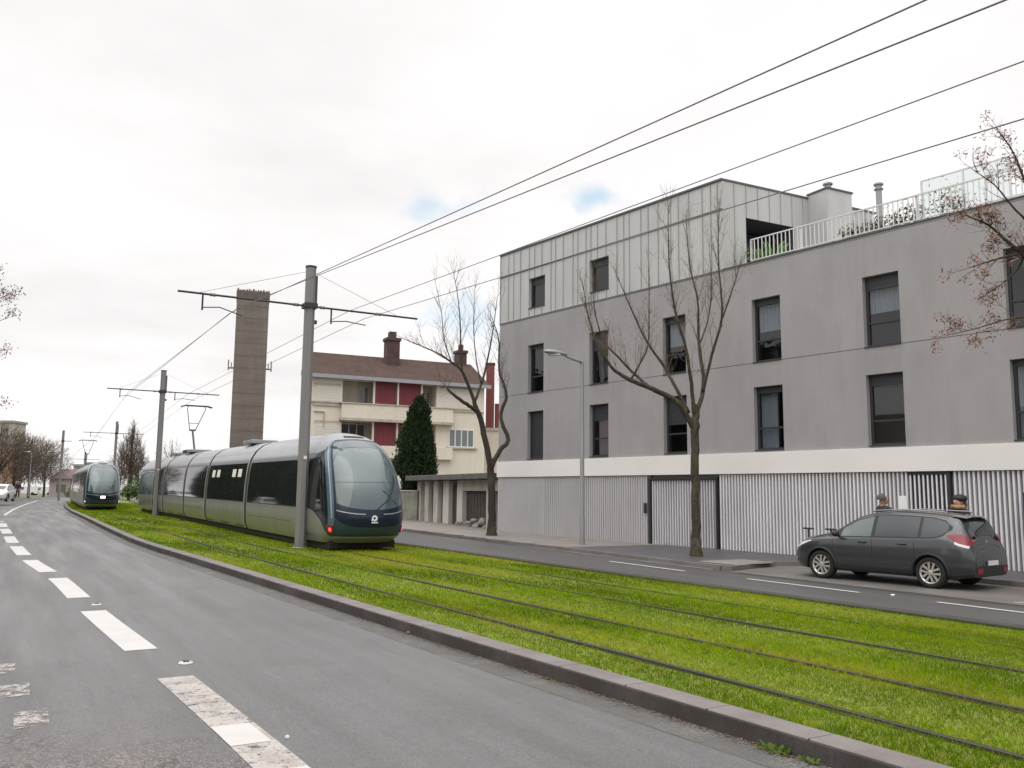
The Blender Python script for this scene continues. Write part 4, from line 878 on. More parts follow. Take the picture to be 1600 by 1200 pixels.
    if lit == 'red':
        mb.lathe([(0, .022), (.085, .020), (.09, .01), (.0, .009)], p+u*.02, n, 18); mb.box(p-u*.10+n*.014, (.20, .035, .012), (a, u, n)); mb.box(p+a*.07+n*.02-u*.03, (.07, .05, .012), (a, u, n)); mb.build('emblem', M['emblem'], nv)
        mb = MB(); mb.lathe([(0, .026), (.035, .025), (.036, .021)], p+u*.03+a*.012, n, 12); mb.build('emblem_mark', M['tr_navy'], nv)
    else:
        mb.box(p+n*.012, (.34, .2, .02), (a, u, n)); mb.build('headlight', M['lamp_white'], nv, bevel=.02)
    mb = MB(); mb.tube([S(.02, 1.2, .03*sgn), S(.20, 1.5, .045*sgn), S(.36, 1.95, .035*sgn), S(.40, 2.2, .03*sgn)], .014, 5); mb.tube([S(.12, 1.75, .03*sgn), S(.37, 1.35, .03*sgn)], .01, 4); mb.build('wiper', M['tr_under'], wso)
    # modules
    def sec(off=0.0): 
        left = [(-(w+off), z) for z, w in T_W]; return left + [(-y, z) for y, z in left[::-1][1:]]
    prof = sec()
    def side(mb, s, l0, l1, z0, z1, off, nl=None, nz=8):
        nl = nl or max(1, int((l1-l0)/1.2))
        mb.grid(lambda u, v: P(l0+(l1-l0)*u, s*((interp(z0+(z1-z0)*v, T_W) if z0 > .31 else lin(z0+(z1-z0)*v, T_W))+off), z0+(z1-z0)*v), nl, nz)
    starts = [LC] + [j+.17 for j in joints[:-1]]; ends = [j-.17 for j in joints[:-1]] + [joints[-1]]
    for i, (a, b) in enumerate(zip(starts, ends)):
        k = max(2, int((b-a)/1.0)); q = len(prof); mb = MB()
        vs = [P(a+(b-a)*j/k, y, z) for j in range(k+1) for y, z in prof]
        mb.add(vs, [(j*q+m, (j+1)*q+m, (j+1)*q+m+1, j*q+m+1) for j in range(k) for m in range(q-1)])
        if i: mb.add([P(a, y, z) for y, z in prof], [tuple(range(q))])
        mb.add([P(b, y, z) for y, z in prof], [tuple(range(q))])
        mod = mb.build('car_module', M['tr_body'], root, smooth='auto')
        rf = MB()
        kk = [(y*1.004, z+.006) for y, z in prof if z >= 2.88]; q2 = len(kk)
        rf.add([P(a+(b-a)*j/k, y, z) for j in range(k+1) for y, z in kk], [(j*q2+m, (j+1)*q2+m, (j+1)*q2+m+1, j*q2+m+1) for j in range(k) for m in range(q2-1)]); rf.build('roof', M['tr_roof'], mod, smooth=True)
        for s in (-1, 1):
            g = MB(); lt = MB(); tr = MB(); sm = MB()
            aa = a if i == 0 else a+.12; bb = b-.12
            door = i % 2 == 1
            side(lt, s, aa, bb, 2.74, 2.87, .006); lt.build('lintel', M['tr_lintel'], mod, smooth=True)
            x = aa; wl = []
            n = max(1, round((bb-aa)/(1.45 if door else 2.2)))
            for j in range(n):
                x0, x1 = aa+(bb-aa)*j/n, aa+(bb-aa)*(j+1)/n; side(g, s, x0+.012, x1-.012, 1.25, 2.73, .006)
            g.build('side_window', M['tr_glass'], mod, smooth=True)
            side(tr, s, aa, bb, 1.222, 1.245, .007, nz=1); tr.build('window_trim', M['tr_under'], mod, smooth=True)
            if door:
                for j in range(0, n, 2):
                    for xx in (aa+(bb-aa)*j/n+.02, aa+(bb-aa)*(j+.5)/n, aa+(bb-aa)*(j+1)/n-.02): side(sm, s, xx-.012, xx+.012, .28, 1.22, .006, nl=1)
                    side(sm, s, aa+(bb-aa)*j/n, aa+(bb-aa)*(j+1)/n, .27, .30, .02, nz=1)
                sm.build('door_seal', M['tr_under'], mod)
                if detail and i == 1:
                    for xx in (.10, .24, .66, .80):
                        st = MB(); x0 = aa+(bb-aa)*xx; side(st, s, x0, x0+.62, 2.2, 2.52, .010, nz=2, nl=2); st.build('window_pale_patch', M['pale_patch'], mod)  # small pale rectangles laid on the upper side windows
            else:
                side(sm, s, aa+.1, bb-.1, .74, .755, .004, nz=1)
                for xx in (.33, .66): side(sm, s, aa+(bb-aa)*xx-.008, aa+(bb-aa)*xx+.008, .26, 1.2, .004, nl=1)
                sm.build('panel_joint', mat_once('panel_gap', (.09, .09, .08), .6), mod)
    bel = [(y*.93, z*.985) for y, z in prof]
    for j in joints[:-1]:
        mb = MB(); q = len(bel); k = 6
        mb.add([P(j-.17+.34*m/k, y*(1 if m % 2 else .97), z) for m in range(k+1) for y, z in bel], [(m*q+i, (m+1)*q+i, (m+1)*q+i+1, m*q+i+1) for m in range(k) for i in range(q-1)]); jo = mb.build('gangway_bellows', M['tr_joint'], root)
        mb = MB()
        ring = [(y*1.012, z+.012*(z > 1)) for y, z in prof]
        for x0 in (j+.10, ):
            mb.add([P(x, y, z) for x in (x0, x0+.14) for y, z in ring], [(i, q+i, q+i+1, i+1) for i in range(q-1)])
        mb.build('gangway_ring', M['tr_silver'], jo, smooth=True)
    mb = MB(); L1 = joints[-1]
    k = 24
    for s in (-1, 1): mb.grid(lambda u, v: P(.9+(L1-1.2)*u, s*1.02, .03+.24*v), k, 1)
    mb.grid(lambda u, v: P(.9+(L1-1.2)*u, -1.02+2.04*v, .20), k, 1); mb.grid(lambda u, v: P(.9, -1.02+2.04*u, .05+.2*v), 2, 1); mb.build('underframe', M['tr_under'], root)
    mb = MB()
    for lm in (2.6, (joints[1]+joints[2])/2, (joints[-3]+joints[-2])/2):
        for dl in (-.85, .85):
            for s in (-1, 1): c = P(lm+dl, s*.76, .30); mb.lathe([(0, -.06), (.29, -.06), (.30, .06), (0, .06)], c, NV, 18)
    mb.build('wheel', M['rail'], root)
    # pantograph
    lp = joints[3]-2.2
    mb = MB(); mb.box(P(lp, 0, 3.72), (1.6, 1.0, .16), (EV, NV, Vector((0, 0, 1)))); pb = mb.build('pantograph', M['dark_metal'], root)
    mb = MB(); mb.tube([P(lp-.6, -.1, 3.75), P(lp+.9, 0, 5.0)], .055, 6); mb.build('lower_arm', M['dark_metal'], pb)
    mb = MB(); kz = 6.32
    for s in (-1, 1): mb.tube([P(lp+.9, s*.16, 5.0), P(lp+.0, s*.50, kz-.15), P(lp, s*.46, kz)], .022, 5)
    mb.tube([P(lp+.9, -.18, 5.0), P(lp+.9, .18, 5.0)], .05, 6); mb.tube([P(lp+.6, -.25, 5.38), P(lp+.6, .25, 5.38)], .016, 5); mb.build('upper_frame', M['dark_metal'], pb)
    mb = MB()
    for d in (-.14, .14): mb.tube([P(lp+d, -.85, kz-.04), P(lp+d, -.6, kz+.03), P(lp+d, .6, kz+.03), P(lp+d, .85, kz-.04)], .035, 5)
    mb.build('collector_head', M['dark_metal'], pb)
    # roof boxes
    for l, ln in ((joints[0]+3, 1.6), (joints[2]+3.0, 1.5), (joints[4]-2, 1.3)):
        mb = MB(); mb.box(P(l, 0, 3.69), (ln, 1.1, .16), (EV, NV, Vector((0, 0, 1)))); mb.build('roof_unit', M['tr_roof'], root, bevel=.03)
    return root
JN = [10.5, 18.2, 23.7, 30.3, 34.2, 40.8]
tram(24.2, 9.74, JN, 'modern tram with pale windscreen and two lit red tail lights, nearest to the camera', 'red')
tram(70.0, 6.72, JN, 'second tram farther down the left track, its front lamp glowing white', 'white', detail=False)

# ================================================================== OVERHEAD LINE
def pole(P, top, label, z0=-.1, armz=None, arms=(-4.0, 3.75), r=.18, full=True, sides=8):
    root = empty('catenary_pole', (P.x, P.y, z0)); tag(root, label, 'catenary pole', 'poles carrying the tram wires')
    h = top-z0; az = (armz if armz else top-1.28)-z0
    up = Vector((0, 0, 1))
    mb = MB(); prof = [(r*1.02, 0), (r*1.02, .3), (r, .32), (r*.94, h)]
    mb.lathe(prof, (0, 0, 0), up, sides); mb.build('mast', M['pole_grey'], root, smooth='auto')
    mb = MB(); mb.lathe([(r*1.04, h-.02), (r*1.04, h+.03), (0, h+.03)], (0, 0, 0), up, sides); mb.build('mast_cap', M['dark_metal'], root)
    mb = MB(); mb.lathe([(0, 0), (r*1.35, 0), (r*1.35, .05), (r*1.25, .07), (r*1.02, .07)], (0, 0, 0), up, 12); mb.build('base_plate', M['galv'], root)
    a0, a1 = arms
    mb = MB(); mb.tube([NV*a0+up*(az+.0), NV*a1+up*az], .034, 8); arm = mb.build('cross_arm', M['dark_metal'], root)
    mb = MB(); mb.box(up*az, (r*2.3, r*2.3, .16), (EV, NV, up)); mb.build('arm_clamp', M['dark_metal'], root)
    if full:
        for s in (-.45, .42, a0*.75, a1*.62):
            mb = MB(); d = NV*s+up*az; mb.tube([d-NV*.10, d-NV*.05, d, d+NV*.05, d+NV*.10], [.036, .06, .04, .06, .036], 8); mb.build('insulator', M['insul'], arm)
        for x, x2, dz in ((a0+.72, a0+1.9, -.55), (.72, 1.9, -.42)):
            mb = MB(); mb.tube([NV*x+up*az, NV*x+up*(az-.5)], .03, 6); mb.tube([NV*x+up*(az-.42), NV*(x+.5)+up*(az-.36), NV*x2+up*(az+dz)], .018, 5); mb.build('registration_arm', M['dark_metal'], arm)
        mb = MB(); mb.tube([up*(h-.12), NV*(a0+.6)+up*(az+.02)], .007, 4); mb.tube([up*(h-.12), NV*(a1*.8)+up*(az+.02)], .007, 4); mb.build('stay_wire', M['wire'], root)
        mb = MB(); mb.box(NV*(r*1.0)+up*(az+.55), (.16, .07, .9), (EV, NV, up)); mb.build('cable_box', M['dark_metal'], root, bevel=.01); mb = MB(); mb.box(NV*(r*1.05)+up*(az-.5), (.1, .12, .12), (EV, NV, up)); mb.build('bracket', M['dark_metal'], root, bevel=.01)
        mb = MB(); mb.box(-EV*(r*1.0)+up*2.82, (.02, .10, .10), (EV, NV, up)); mb.build('number_plate', M['emblem'], root)
    return root
pole(TN(26.87, 8.0), 8.88, 'thick grey catenary pole beside the nose of the near tram', -.06)
pole(TN(56.3, 7.86), 8.95, 'grey catenary pole behind the rear half of the near tram', .1, arms=(-3.1, 3.35))
P3 = at(180.5, 700, 96); pole(P3, at(181, 659, 96).z, 'dark catenary pole rising behind the far tram', .2, arms=(-3.3, 2.8), r=.15)
P4 = at(97.5, 700, 108.5); pole(P4, at(98, 673, 108.5).z, 'slim dark catenary pole on the lawn edge left of the far tram', .25, arms=(-.1, 1.0), r=.16, full=False)
P5 = at(134, 700, 150); pole(P5, at(134, 706, 150).z, 'faint distant catenary pole just left of the far tram roof', .3, arms=(-2.2, 2.4), r=.15, full=False)

def wires():
    def w(pts, lab, r=.0095):
        out = []
        for a, b in zip(pts, pts[1:]):
            for i in range(8):
                f = i/8; p = a.lerp(b, f); p.z -= .12*4*f*(1-f)*min(1, (b-a).length/30)*0; out.append(p)
        out.append(pts[-1]); mb = MB(); c = pts[1].copy(); mb.tube([p-c for p in out], r, 5)
        o = mb.build('overhead_wire', M['wire'], loc=c, smooth=True); tag(o, lab, 'wire', 'overhead wires of the tramway')
    def ext(a, b, k=1.0): return b+(b-a)*k
    A1, B1 = TN(26.9, 5.52, 7.08), TN(4.45, 6.8, 6.13); A2, B2 = TN(26.9, 5.78, 7.31), TN(3.76, 6.8, 5.77)
    A3, B3 = TN(26.9, 9.32, 7.60), TN(5.25, 9.8, 6.72); A4, B4 = TN(26.9, 9.85, 7.40), TN(5.29, 9.8, 6.04)
    q = lambda n, z: TN(56.2, n, z)
    far = lambda n, z: Vector((P3.x, P3.y, 0)) + NV*n + Vector((0, 0, z)); ff = lambda n, z: Vector((P5.x, P5.y, 0)) + NV*n + Vector((0, 0, z))
    w([ext(A1, B1), A1, q(5.75, 7.2), far(-2.2, 7.2), ff(-2, 7.3)], 'overhead wire highest in the upper right corner, leading to the near pole left arm')
    w([ext(A2, B2), A2, q(5.95, 7.55), far(-2.0, 7.5), ff(-1.8, 7.6)], 'overhead wire second from the top right corner, crossing the highest one beside the near pole')
    w([ext(A3, B3, .8), A3, q(9.3, 7.6), far(1.6, 7.5), ff(1.8, 7.6)], 'overhead wire that touches the corner of the metal clad top storey in the picture')
    w([ext(A4, B4, .8), A4, q(9.6, 7.25), far(1.9, 7.2), ff(2, 7.3)], 'lowest overhead wire, passing in front of the metal clad top storey')
wires()

def street_lamp():
    b = Vector((2.52, 30.93, -.06)); root = empty('street_lamp', b); tag(root, 'slim grey street lamp with short arm in front of the slatted wall', 'street lamp')
    H = 6.5; up = Vector((0, 0, 1)); d = -NV
    mb = MB(); mb.lathe([(.10, 0), (.10, .9), (.085, 1.0), (.065, H-.05), (.062, H)], (0, 0, 0), up, 12); mb.build('lamp_post', M['galv'], root, smooth='auto')
    mb = MB(); mb.tube([up*(H-.05), up*(H+.02)+d*.1, up*(H+.12)+d*.6, up*(H+.18)+d*.75], [.06, .055, .045, .045], 8); mb.build('lamp_arm', M['galv'], root, smooth=True)
    mb = MB(); sd = Vector((d.y, -d.x, 0)); c = up*(H+.22)+d*1.15
    prof = [(-.5, .03, .03), (-.42, .09, .06), (-.2, .15, .10), (.1, .17, .12), (.35, .13, .09), (.48, .05, .03)]
    vs = []
    for l, w, h in prof:
        for k in range(12): a = 2*math.pi*k/12; vs.append(c+d*l+sd*w*math.cos(a)+up*(h*math.sin(a)*(1 if math.sin(a) > 0 else .55)+.05*l))
    mb.add(vs, [(i*12+k, i*12+(k+1) % 12, (i+1)*12+(k+1) % 12, (i+1)*12+k) for i in range(5) for k in range(12)] + [tuple(range(12)), tuple(range(60, 72))]); hd = mb.build('lamp_head', M['galv'], root, smooth=True)
    mb = MB(); mb.ell(c-up*.06+d*.05, (.26, .13, .06), 10, 6); o = mb.build('lamp_glass', M['white_metal'], hd, smooth=True)
street_lamp()

# ================================================================== TREES
def limbs_px(mb, limbs, y0, seg=7, q=None, base_r=1.0):
    """limbs: lists of (px, py, radius, metres nearer or farther)"""
    out = []
    for L in limbs:
        pts = []; rad = []
        for px, py, r, dy in L: pts.append(at(px, py, y0+dy)); rad.append(r*base_r)
        P, Rr = [], []
        for i in range(len(pts)-1):         # rounded, slightly wandering limb
            p0, p1 = pts[max(i-1, 0)], pts[i]; p2, p3 = pts[i+1], pts[min(i+2, len(pts)-1)]
            for k in range(5):
                t = k/5; v = .5*((2*p1)+(-p0+p2)*t+(2*p0-5*p1+4*p2-p3)*t*t+(-p0+3*p1-3*p2+p3)*t**3)
                j = rad[i]*.11; v = v+Vector((q.gauss(0, j), q.gauss(0, j), q.gauss(0, j*.5))) if (i or k) else v
                P.append(v); Rr.append(rad[i]+(rad[i+1]-rad[i])*t)
        P.append(pts[-1]); Rr.append(rad[-1]); mb.tube(P, Rr, seg if rad[0] > .05 else 5); out.append((P, Rr))
    return out
def twig(mb, p, d, L, r, q, depth, tips, up=.25, curve=.3):
    n = 5; pts = [p]; rad = [r]; dd = d.copy()
    for i in range(n):
        dd = (dd+Vector((q.gauss(0, curve*.35), q.gauss(0, curve*.35), up*.25))).normalized(); pts.append(pts[-1]+dd*(L/n)); rad.append(r*(1-(i+1)/n*.75))
    mb.tube(pts, rad, 4 if r > .012 else 3, cap=False); tips.append(pts[-1])
    if depth > 0:
        for i in range(q.randint(2, 4)):
            k = q.randint(1, n-1); a = Vector((q.gauss(0, 1), q.gauss(0, 1), q.gauss(.35, .6))); a = (a - dd*a.dot(dd)*.5).normalized()
            twig(mb, pts[k], (dd*.75+a*.75).normalized(), L*q.uniform(.4, .65), max(r*.55, .004), q, depth-1, tips, up, curve)
def clusters(mb, tips, q, n, size, spread, drop_=0.0, frac=1.0):
    for t in tips:
        if q.random() > frac: continue
        for i in range(n):
            c = t+Vector((q.gauss(0, spread), q.gauss(0, spread), q.gauss(-drop_, spread))); a = Vector((q.gauss(0, 1), q.gauss(0, 1), q.gauss(-.4, 1))).normalized()*size*q.uniform(.5, 1.2); b = a.orthogonal().normalized()*size*.35
            mb.add([c-a, c+b, c+a, c-b], [(0, 1, 2, 3)])
def street_tree(limbs, y0, label, seed, bark, twigmat, ntw, tl, tr=.011, depth=1, kn=0, kfrac=.5, upward=.5, kdrop=0, ksz=.05, group='bare street trees along the right pavement', br=1.0):
    q = random.Random(seed); b = at(limbs[0][0][0], limbs[0][0][1], y0); root = empty('bare_tree', b); tag(root, label, 'tree', group)
    mb = MB(); L = limbs_px(mb, limbs, y0, 9, q, br)
    b0 = L[0][0][0]; r0 = L[0][1][0]     # root flare
    mb.tube([b0-Vector((0, 0, .35)), b0, b0+Vector((0, 0, .18)), b0+Vector((0, 0, .5))], [r0*1.5, r0*1.4, r0*1.12, r0*.98], 9)
    mb.v = [tuple(Vector(v)-b) for v in mb.v]; mb.build('trunk', bark, root, smooth=True, fix=False)
    cr = MB(); tips = []
    for P, Rr in L[1:]:
        n = max(2, int(ntw*sum((P[i+1]-P[i]).length for i in range(len(P)-1))))
        for i in range(n):
            f = q.uniform(.12 if Rr[0] < .09 else .45, 1)**.8; k = min(int(f*(len(P)-1)), len(P)-2); p = P[k].lerp(P[k+1], q.random()); d = (P[k+1]-P[k]).normalized()
            a = Vector((q.gauss(0, 1), q.gauss(0, 1), q.gauss(0, .7))); a = (a-d*a.dot(d)).normalized()
            twig(cr, p, (d*.8+a*.65+Vector((0, 0, upward))).normalized(), tl*q.uniform(.5, 1.25)*(1.15-f*.4), min(tr, max(Rr[k]*.6, .006)), q, depth, tips, upward*.6)
        twig(cr, P[-1], (P[-1]-P[-3]).normalized(), tl*.6, max(Rr[-1], .006), q, depth, tips, upward*.5)
    cr.v = [tuple(Vector(v)-b) for v in cr.v]; cr.build('crown', twigmat, root, fix=False)
    if kn:
        kb = MB(); clusters(kb, tips, q, kn, ksz, .075, kdrop, kfrac); kb.v = [tuple(Vector(v)-b) for v in kb.v]; kb.build('leaf_or_key_clusters', M['key'], root, fix=False)  # brown seed key clusters, also used for dry leaves at twig tips
def near_trees():
    street_tree([
        [(1088, 866, .17, 0), (1087, 790, .155, 0), (1086, 715, .145, 0), (1086, 665, .15, 0), (1090, 632, .11, 0)],
        [(1085, 672, .11, 0), (1062, 632, .10, -.2), (1022, 609, .09, -.4), (985, 594, .075, -.5), (957, 575, .055, -.6), (936, 542, .04, -.6), (920, 498, .026, -.5), (912, 452, .012, -.4)],
        [(1024, 612, .06, -.4), (992, 585, .05, -.1), (968, 560, .04, .1), (945, 535, .03, .2), (930, 490, .018, .2), (926, 440, .009, .2)],
        [(985, 594, .045, -.5), (996, 575, .035, -.7), (1012, 540, .025, -.8), (1014, 480, .018, -.8), (1014, 420, .01, -.8)],
        [(1076, 645, .07, .1), (1056, 606, .06, .3), (1036, 570, .05, .5), (1010, 533, .04, .6), (986, 482, .026, .7), (962, 425, .01, .7)],
        [(1086, 660, .075, 0), (1080, 600, .065, -.2), (1072, 545, .05, -.4), (1056, 490, .04, -.5), (1046, 420, .026, -.5), (1044, 320, .010, -.5)],
        [(1090, 640, .08, 0), (1100, 600, .075, .2), (1092, 535, .05, .4), (1090, 470, .035, .4), (1078, 415, .022, .5), (1072, 345, .009, .5)],
        [(1098, 612, .06, .1), (1112, 555, .05, -.1), (1128, 495, .042, -.3), (1124, 430, .028, -.3), (1122, 380, .02, -.2), (1124, 325, .009, -.2)],
        [(1126, 505, .035, -.3), (1140, 465, .028, -.5), (1150, 435, .018, -.6), (1160, 400, .008, -.6)],
        [(1092, 540, .03, .4), (1106, 500, .026, .7), (1112, 450, .018, .8), (1108, 385, .008, .8)],
    ], 26.16, 'bare lopped street tree with mossy trunk standing in front of the slatted gate', 21, M['bark_moss'], M['twig_y'], 5.2, 1.0, .0095, 1, 3, .22, .7, 0, .035, br=.86)
    street_tree([
        [(768, 837, .20, 0), (769, 785, .175, 0), (767, 745, .17, 0), (766, 722, .15, 0)],
        [(767, 735, .15, 0), (759, 692, .135, -.1), (751, 655, .125, -.2), (744, 637, .11, -.3), (737, 615, .08, -.4), (722, 580, .065, -.6), (705, 566, .05, -.8), (688, 554, .035, -.9), (662, 542, .022, -1), (632, 530, .009, -1)],
        [(747, 645, .085, -.2), (733, 634, .085, -.6), (718, 624, .08, -.9), (702, 611, .05, -1.1), (698, 606, .03, -1.1)],
        [(722, 580, .05, -.6), (720, 545, .04, -.5), (719, 500, .03, -.4), (714, 455, .018, -.3), (708, 425, .008, -.3)],
        [(741, 630, .07, -.3), (752, 600, .055, .1), (760, 570, .045, .3), (768, 530, .03, .5), (774, 490, .015, .6), (778, 460, .007, .6)],
        [(768, 730, .12, 0), (780, 705, .11, .2), (794, 688, .10, .4), (785, 662, .09, .5), (783, 645, .085, .6), (791, 620, .075, .7), (787, 600, .065, .8), (780, 580, .05, .9), (779, 530, .03, 1), (768, 495, .012, 1.1)],
        [(706, 567, .03, -.8), (694, 530, .024, -.7), (690, 490, .016, -.6), (680, 440, .007, -.5)],
        [(752, 600, .035, .1), (744, 560, .028, 0), (740, 510, .018, -.1), (742, 455, .008, -.2)],
    ], 35.82, 'bare forked street tree with dark trunk at the left corner of the grey block', 33, M['bark'], M['twig'], 4.2, 1.3, .010, 1, 0, 0, .4, br=.9)
    # tree whose trunk stands just outside the right edge of the frame
    street_tree([
        [(1769, 1000, .17, 0), (1768, 850, .15, 0), (1764, 700, .15, 0), (1760, 620, .13, 0)],
        [(1762, 640, .10, 0), (1720, 540, .085, -.2), (1670, 465, .07, -.3), (1625, 420, .055, -.3), (1596, 395, .045, -.3), (1575, 378, .032, -.3), (1545, 352, .02, -.3), (1512, 338, .010, -.3)],
        [(1596, 396, .03, -.3), (1568, 402, .024, -.4), (1540, 410, .016, -.4), (1516, 418, .009, -.4)],
        [(1600, 398, .03, -.3), (1590, 420, .022, -.1), (1570, 440, .014, 0), (1548, 455, .008, .1)],
        [(1625, 420, .045, -.3), (1618, 360, .035, -.5), (1606, 300, .028, -.5), (1584, 240, .016, -.5), (1560, 205, .007, -.5)],
        [(1618, 360, .025, -.5), (1580, 320, .018, -.7), (1555, 290, .012, -.8), (1520, 265, .007, -.8)],
        [(1670, 468, .05, -.2), (1620, 490, .03, .2), (1570, 500, .016, .3), (1520, 515, .010, .3), (1478, 524, .006, .3)],
        [(1760, 640, .10, 0), (1770, 500, .08, .3), (1760, 350, .05, .5), (1740, 220, .03, .6)],
    ], 16.5, 'tree at the right edge hung with clusters of brown seed keys', 9, M['bark_moss'], M['twig'], 5.5, .6, .007, 1, 22, .30, .15, .05, .055)
    # branch tips entering at the left edge: tree on the left pavement
    street_tree([
        [(-190, 930, .16, 0), (-192, 800, .14, 0), (-190, 680, .13, 0), (-185, 620, .11, 0)],
        [(-186, 640, .08, 0), (-130, 560, .06, 0), (-80, 515, .04, 0), (-40, 490, .025, 0), (-8, 470, .013, 0), (18, 458, .006, 0)],
        [(-80, 515, .03, 0), (-40, 525, .02, .3), (-10, 505, .012, .3), (12, 497, .006, .3)],
        [(-150, 590, .05, 0), (-90, 580, .03, .2), (-40, 560, .018, .3), (2, 548, .007, .3)],
        [(-60, 500, .02, 0), (-30, 450, .014, -.3), (-8, 430, .007, -.3)],
        [(-170, 615, .05, .2), (-100, 640, .03, .4), (-50, 645, .015, .5), (0, 632, .006, .5)],
        [(-186, 640, .08, 0), (-180, 520, .06, .4), (-150, 420, .03, .6)],
    ], 24.0, 'tree off the left edge whose twigs with dark leaf clusters reach into the frame', 14, M['bark'], M['twig'], 3.4, .45, .006, 1, 6, .55, .2, .04, .045, group='bare street trees of the left pavement')
near_trees()

def conifer():
    y = 52.0; b = at(652, 800, y); b.z = 0; zt = at(651, 624, y).z; zb = at(652, 765, y).z; root = empty('cypress', b); tag(root, 'dark green conifer in front of the cream house', 'tree')
    mb = MB(); mb.tube([(0, 0, -.2), (0, 0, zt*.5), (0, 0, zt-.3)], [.22, .14, .03], 8); mb.build('trunk', M['bark'], root)
    q = random.Random(6); mb = MB()
    prof = [(0, .9), (.10, 1.3), (.3, 1.56), (.45, 1.46), (.6, 1.2), (.75, .92), (.88, .62), (1, .14)]
    lumps = [(q.uniform(0, 6.28), q.uniform(.05, .95), q.uniform(.12, .35), q.uniform(.05, .12)) for _ in range(60)]
    for i in range(26000):
        f = q.random()**1.1; a = q.uniform(0, 6.28); R = lin(f, prof)
        bump = sum(-am if ((math.cos(a-la)) > .86 and abs(f-lf) < lw) else 0 for la, lf, am, lw in lumps)
        r = R*(1+max(-.42, bump)*.8+q.gauss(0, .05))*(q.random()**.28); c = Vector((math.cos(a)*r, math.sin(a)*r, zb-.6+(zt-zb+.6)*f+q.gauss(0, .1)))
        d = Vector((math.cos(a)*.5+q.gauss(0, .35), math.sin(a)*.5+q.gauss(0, .35), .8)).normalized()*q.uniform(.1, .24); s = d.orthogonal().normalized()*.05
        s.rotate(Matrix.Rotation(q.uniform(0, 6.28), 3, d)); mb.add([c-s, c+s, c+d], [(0, 1, 2)])
    mb.build('crown', M['cypress'], root, fix=False)
conifer()

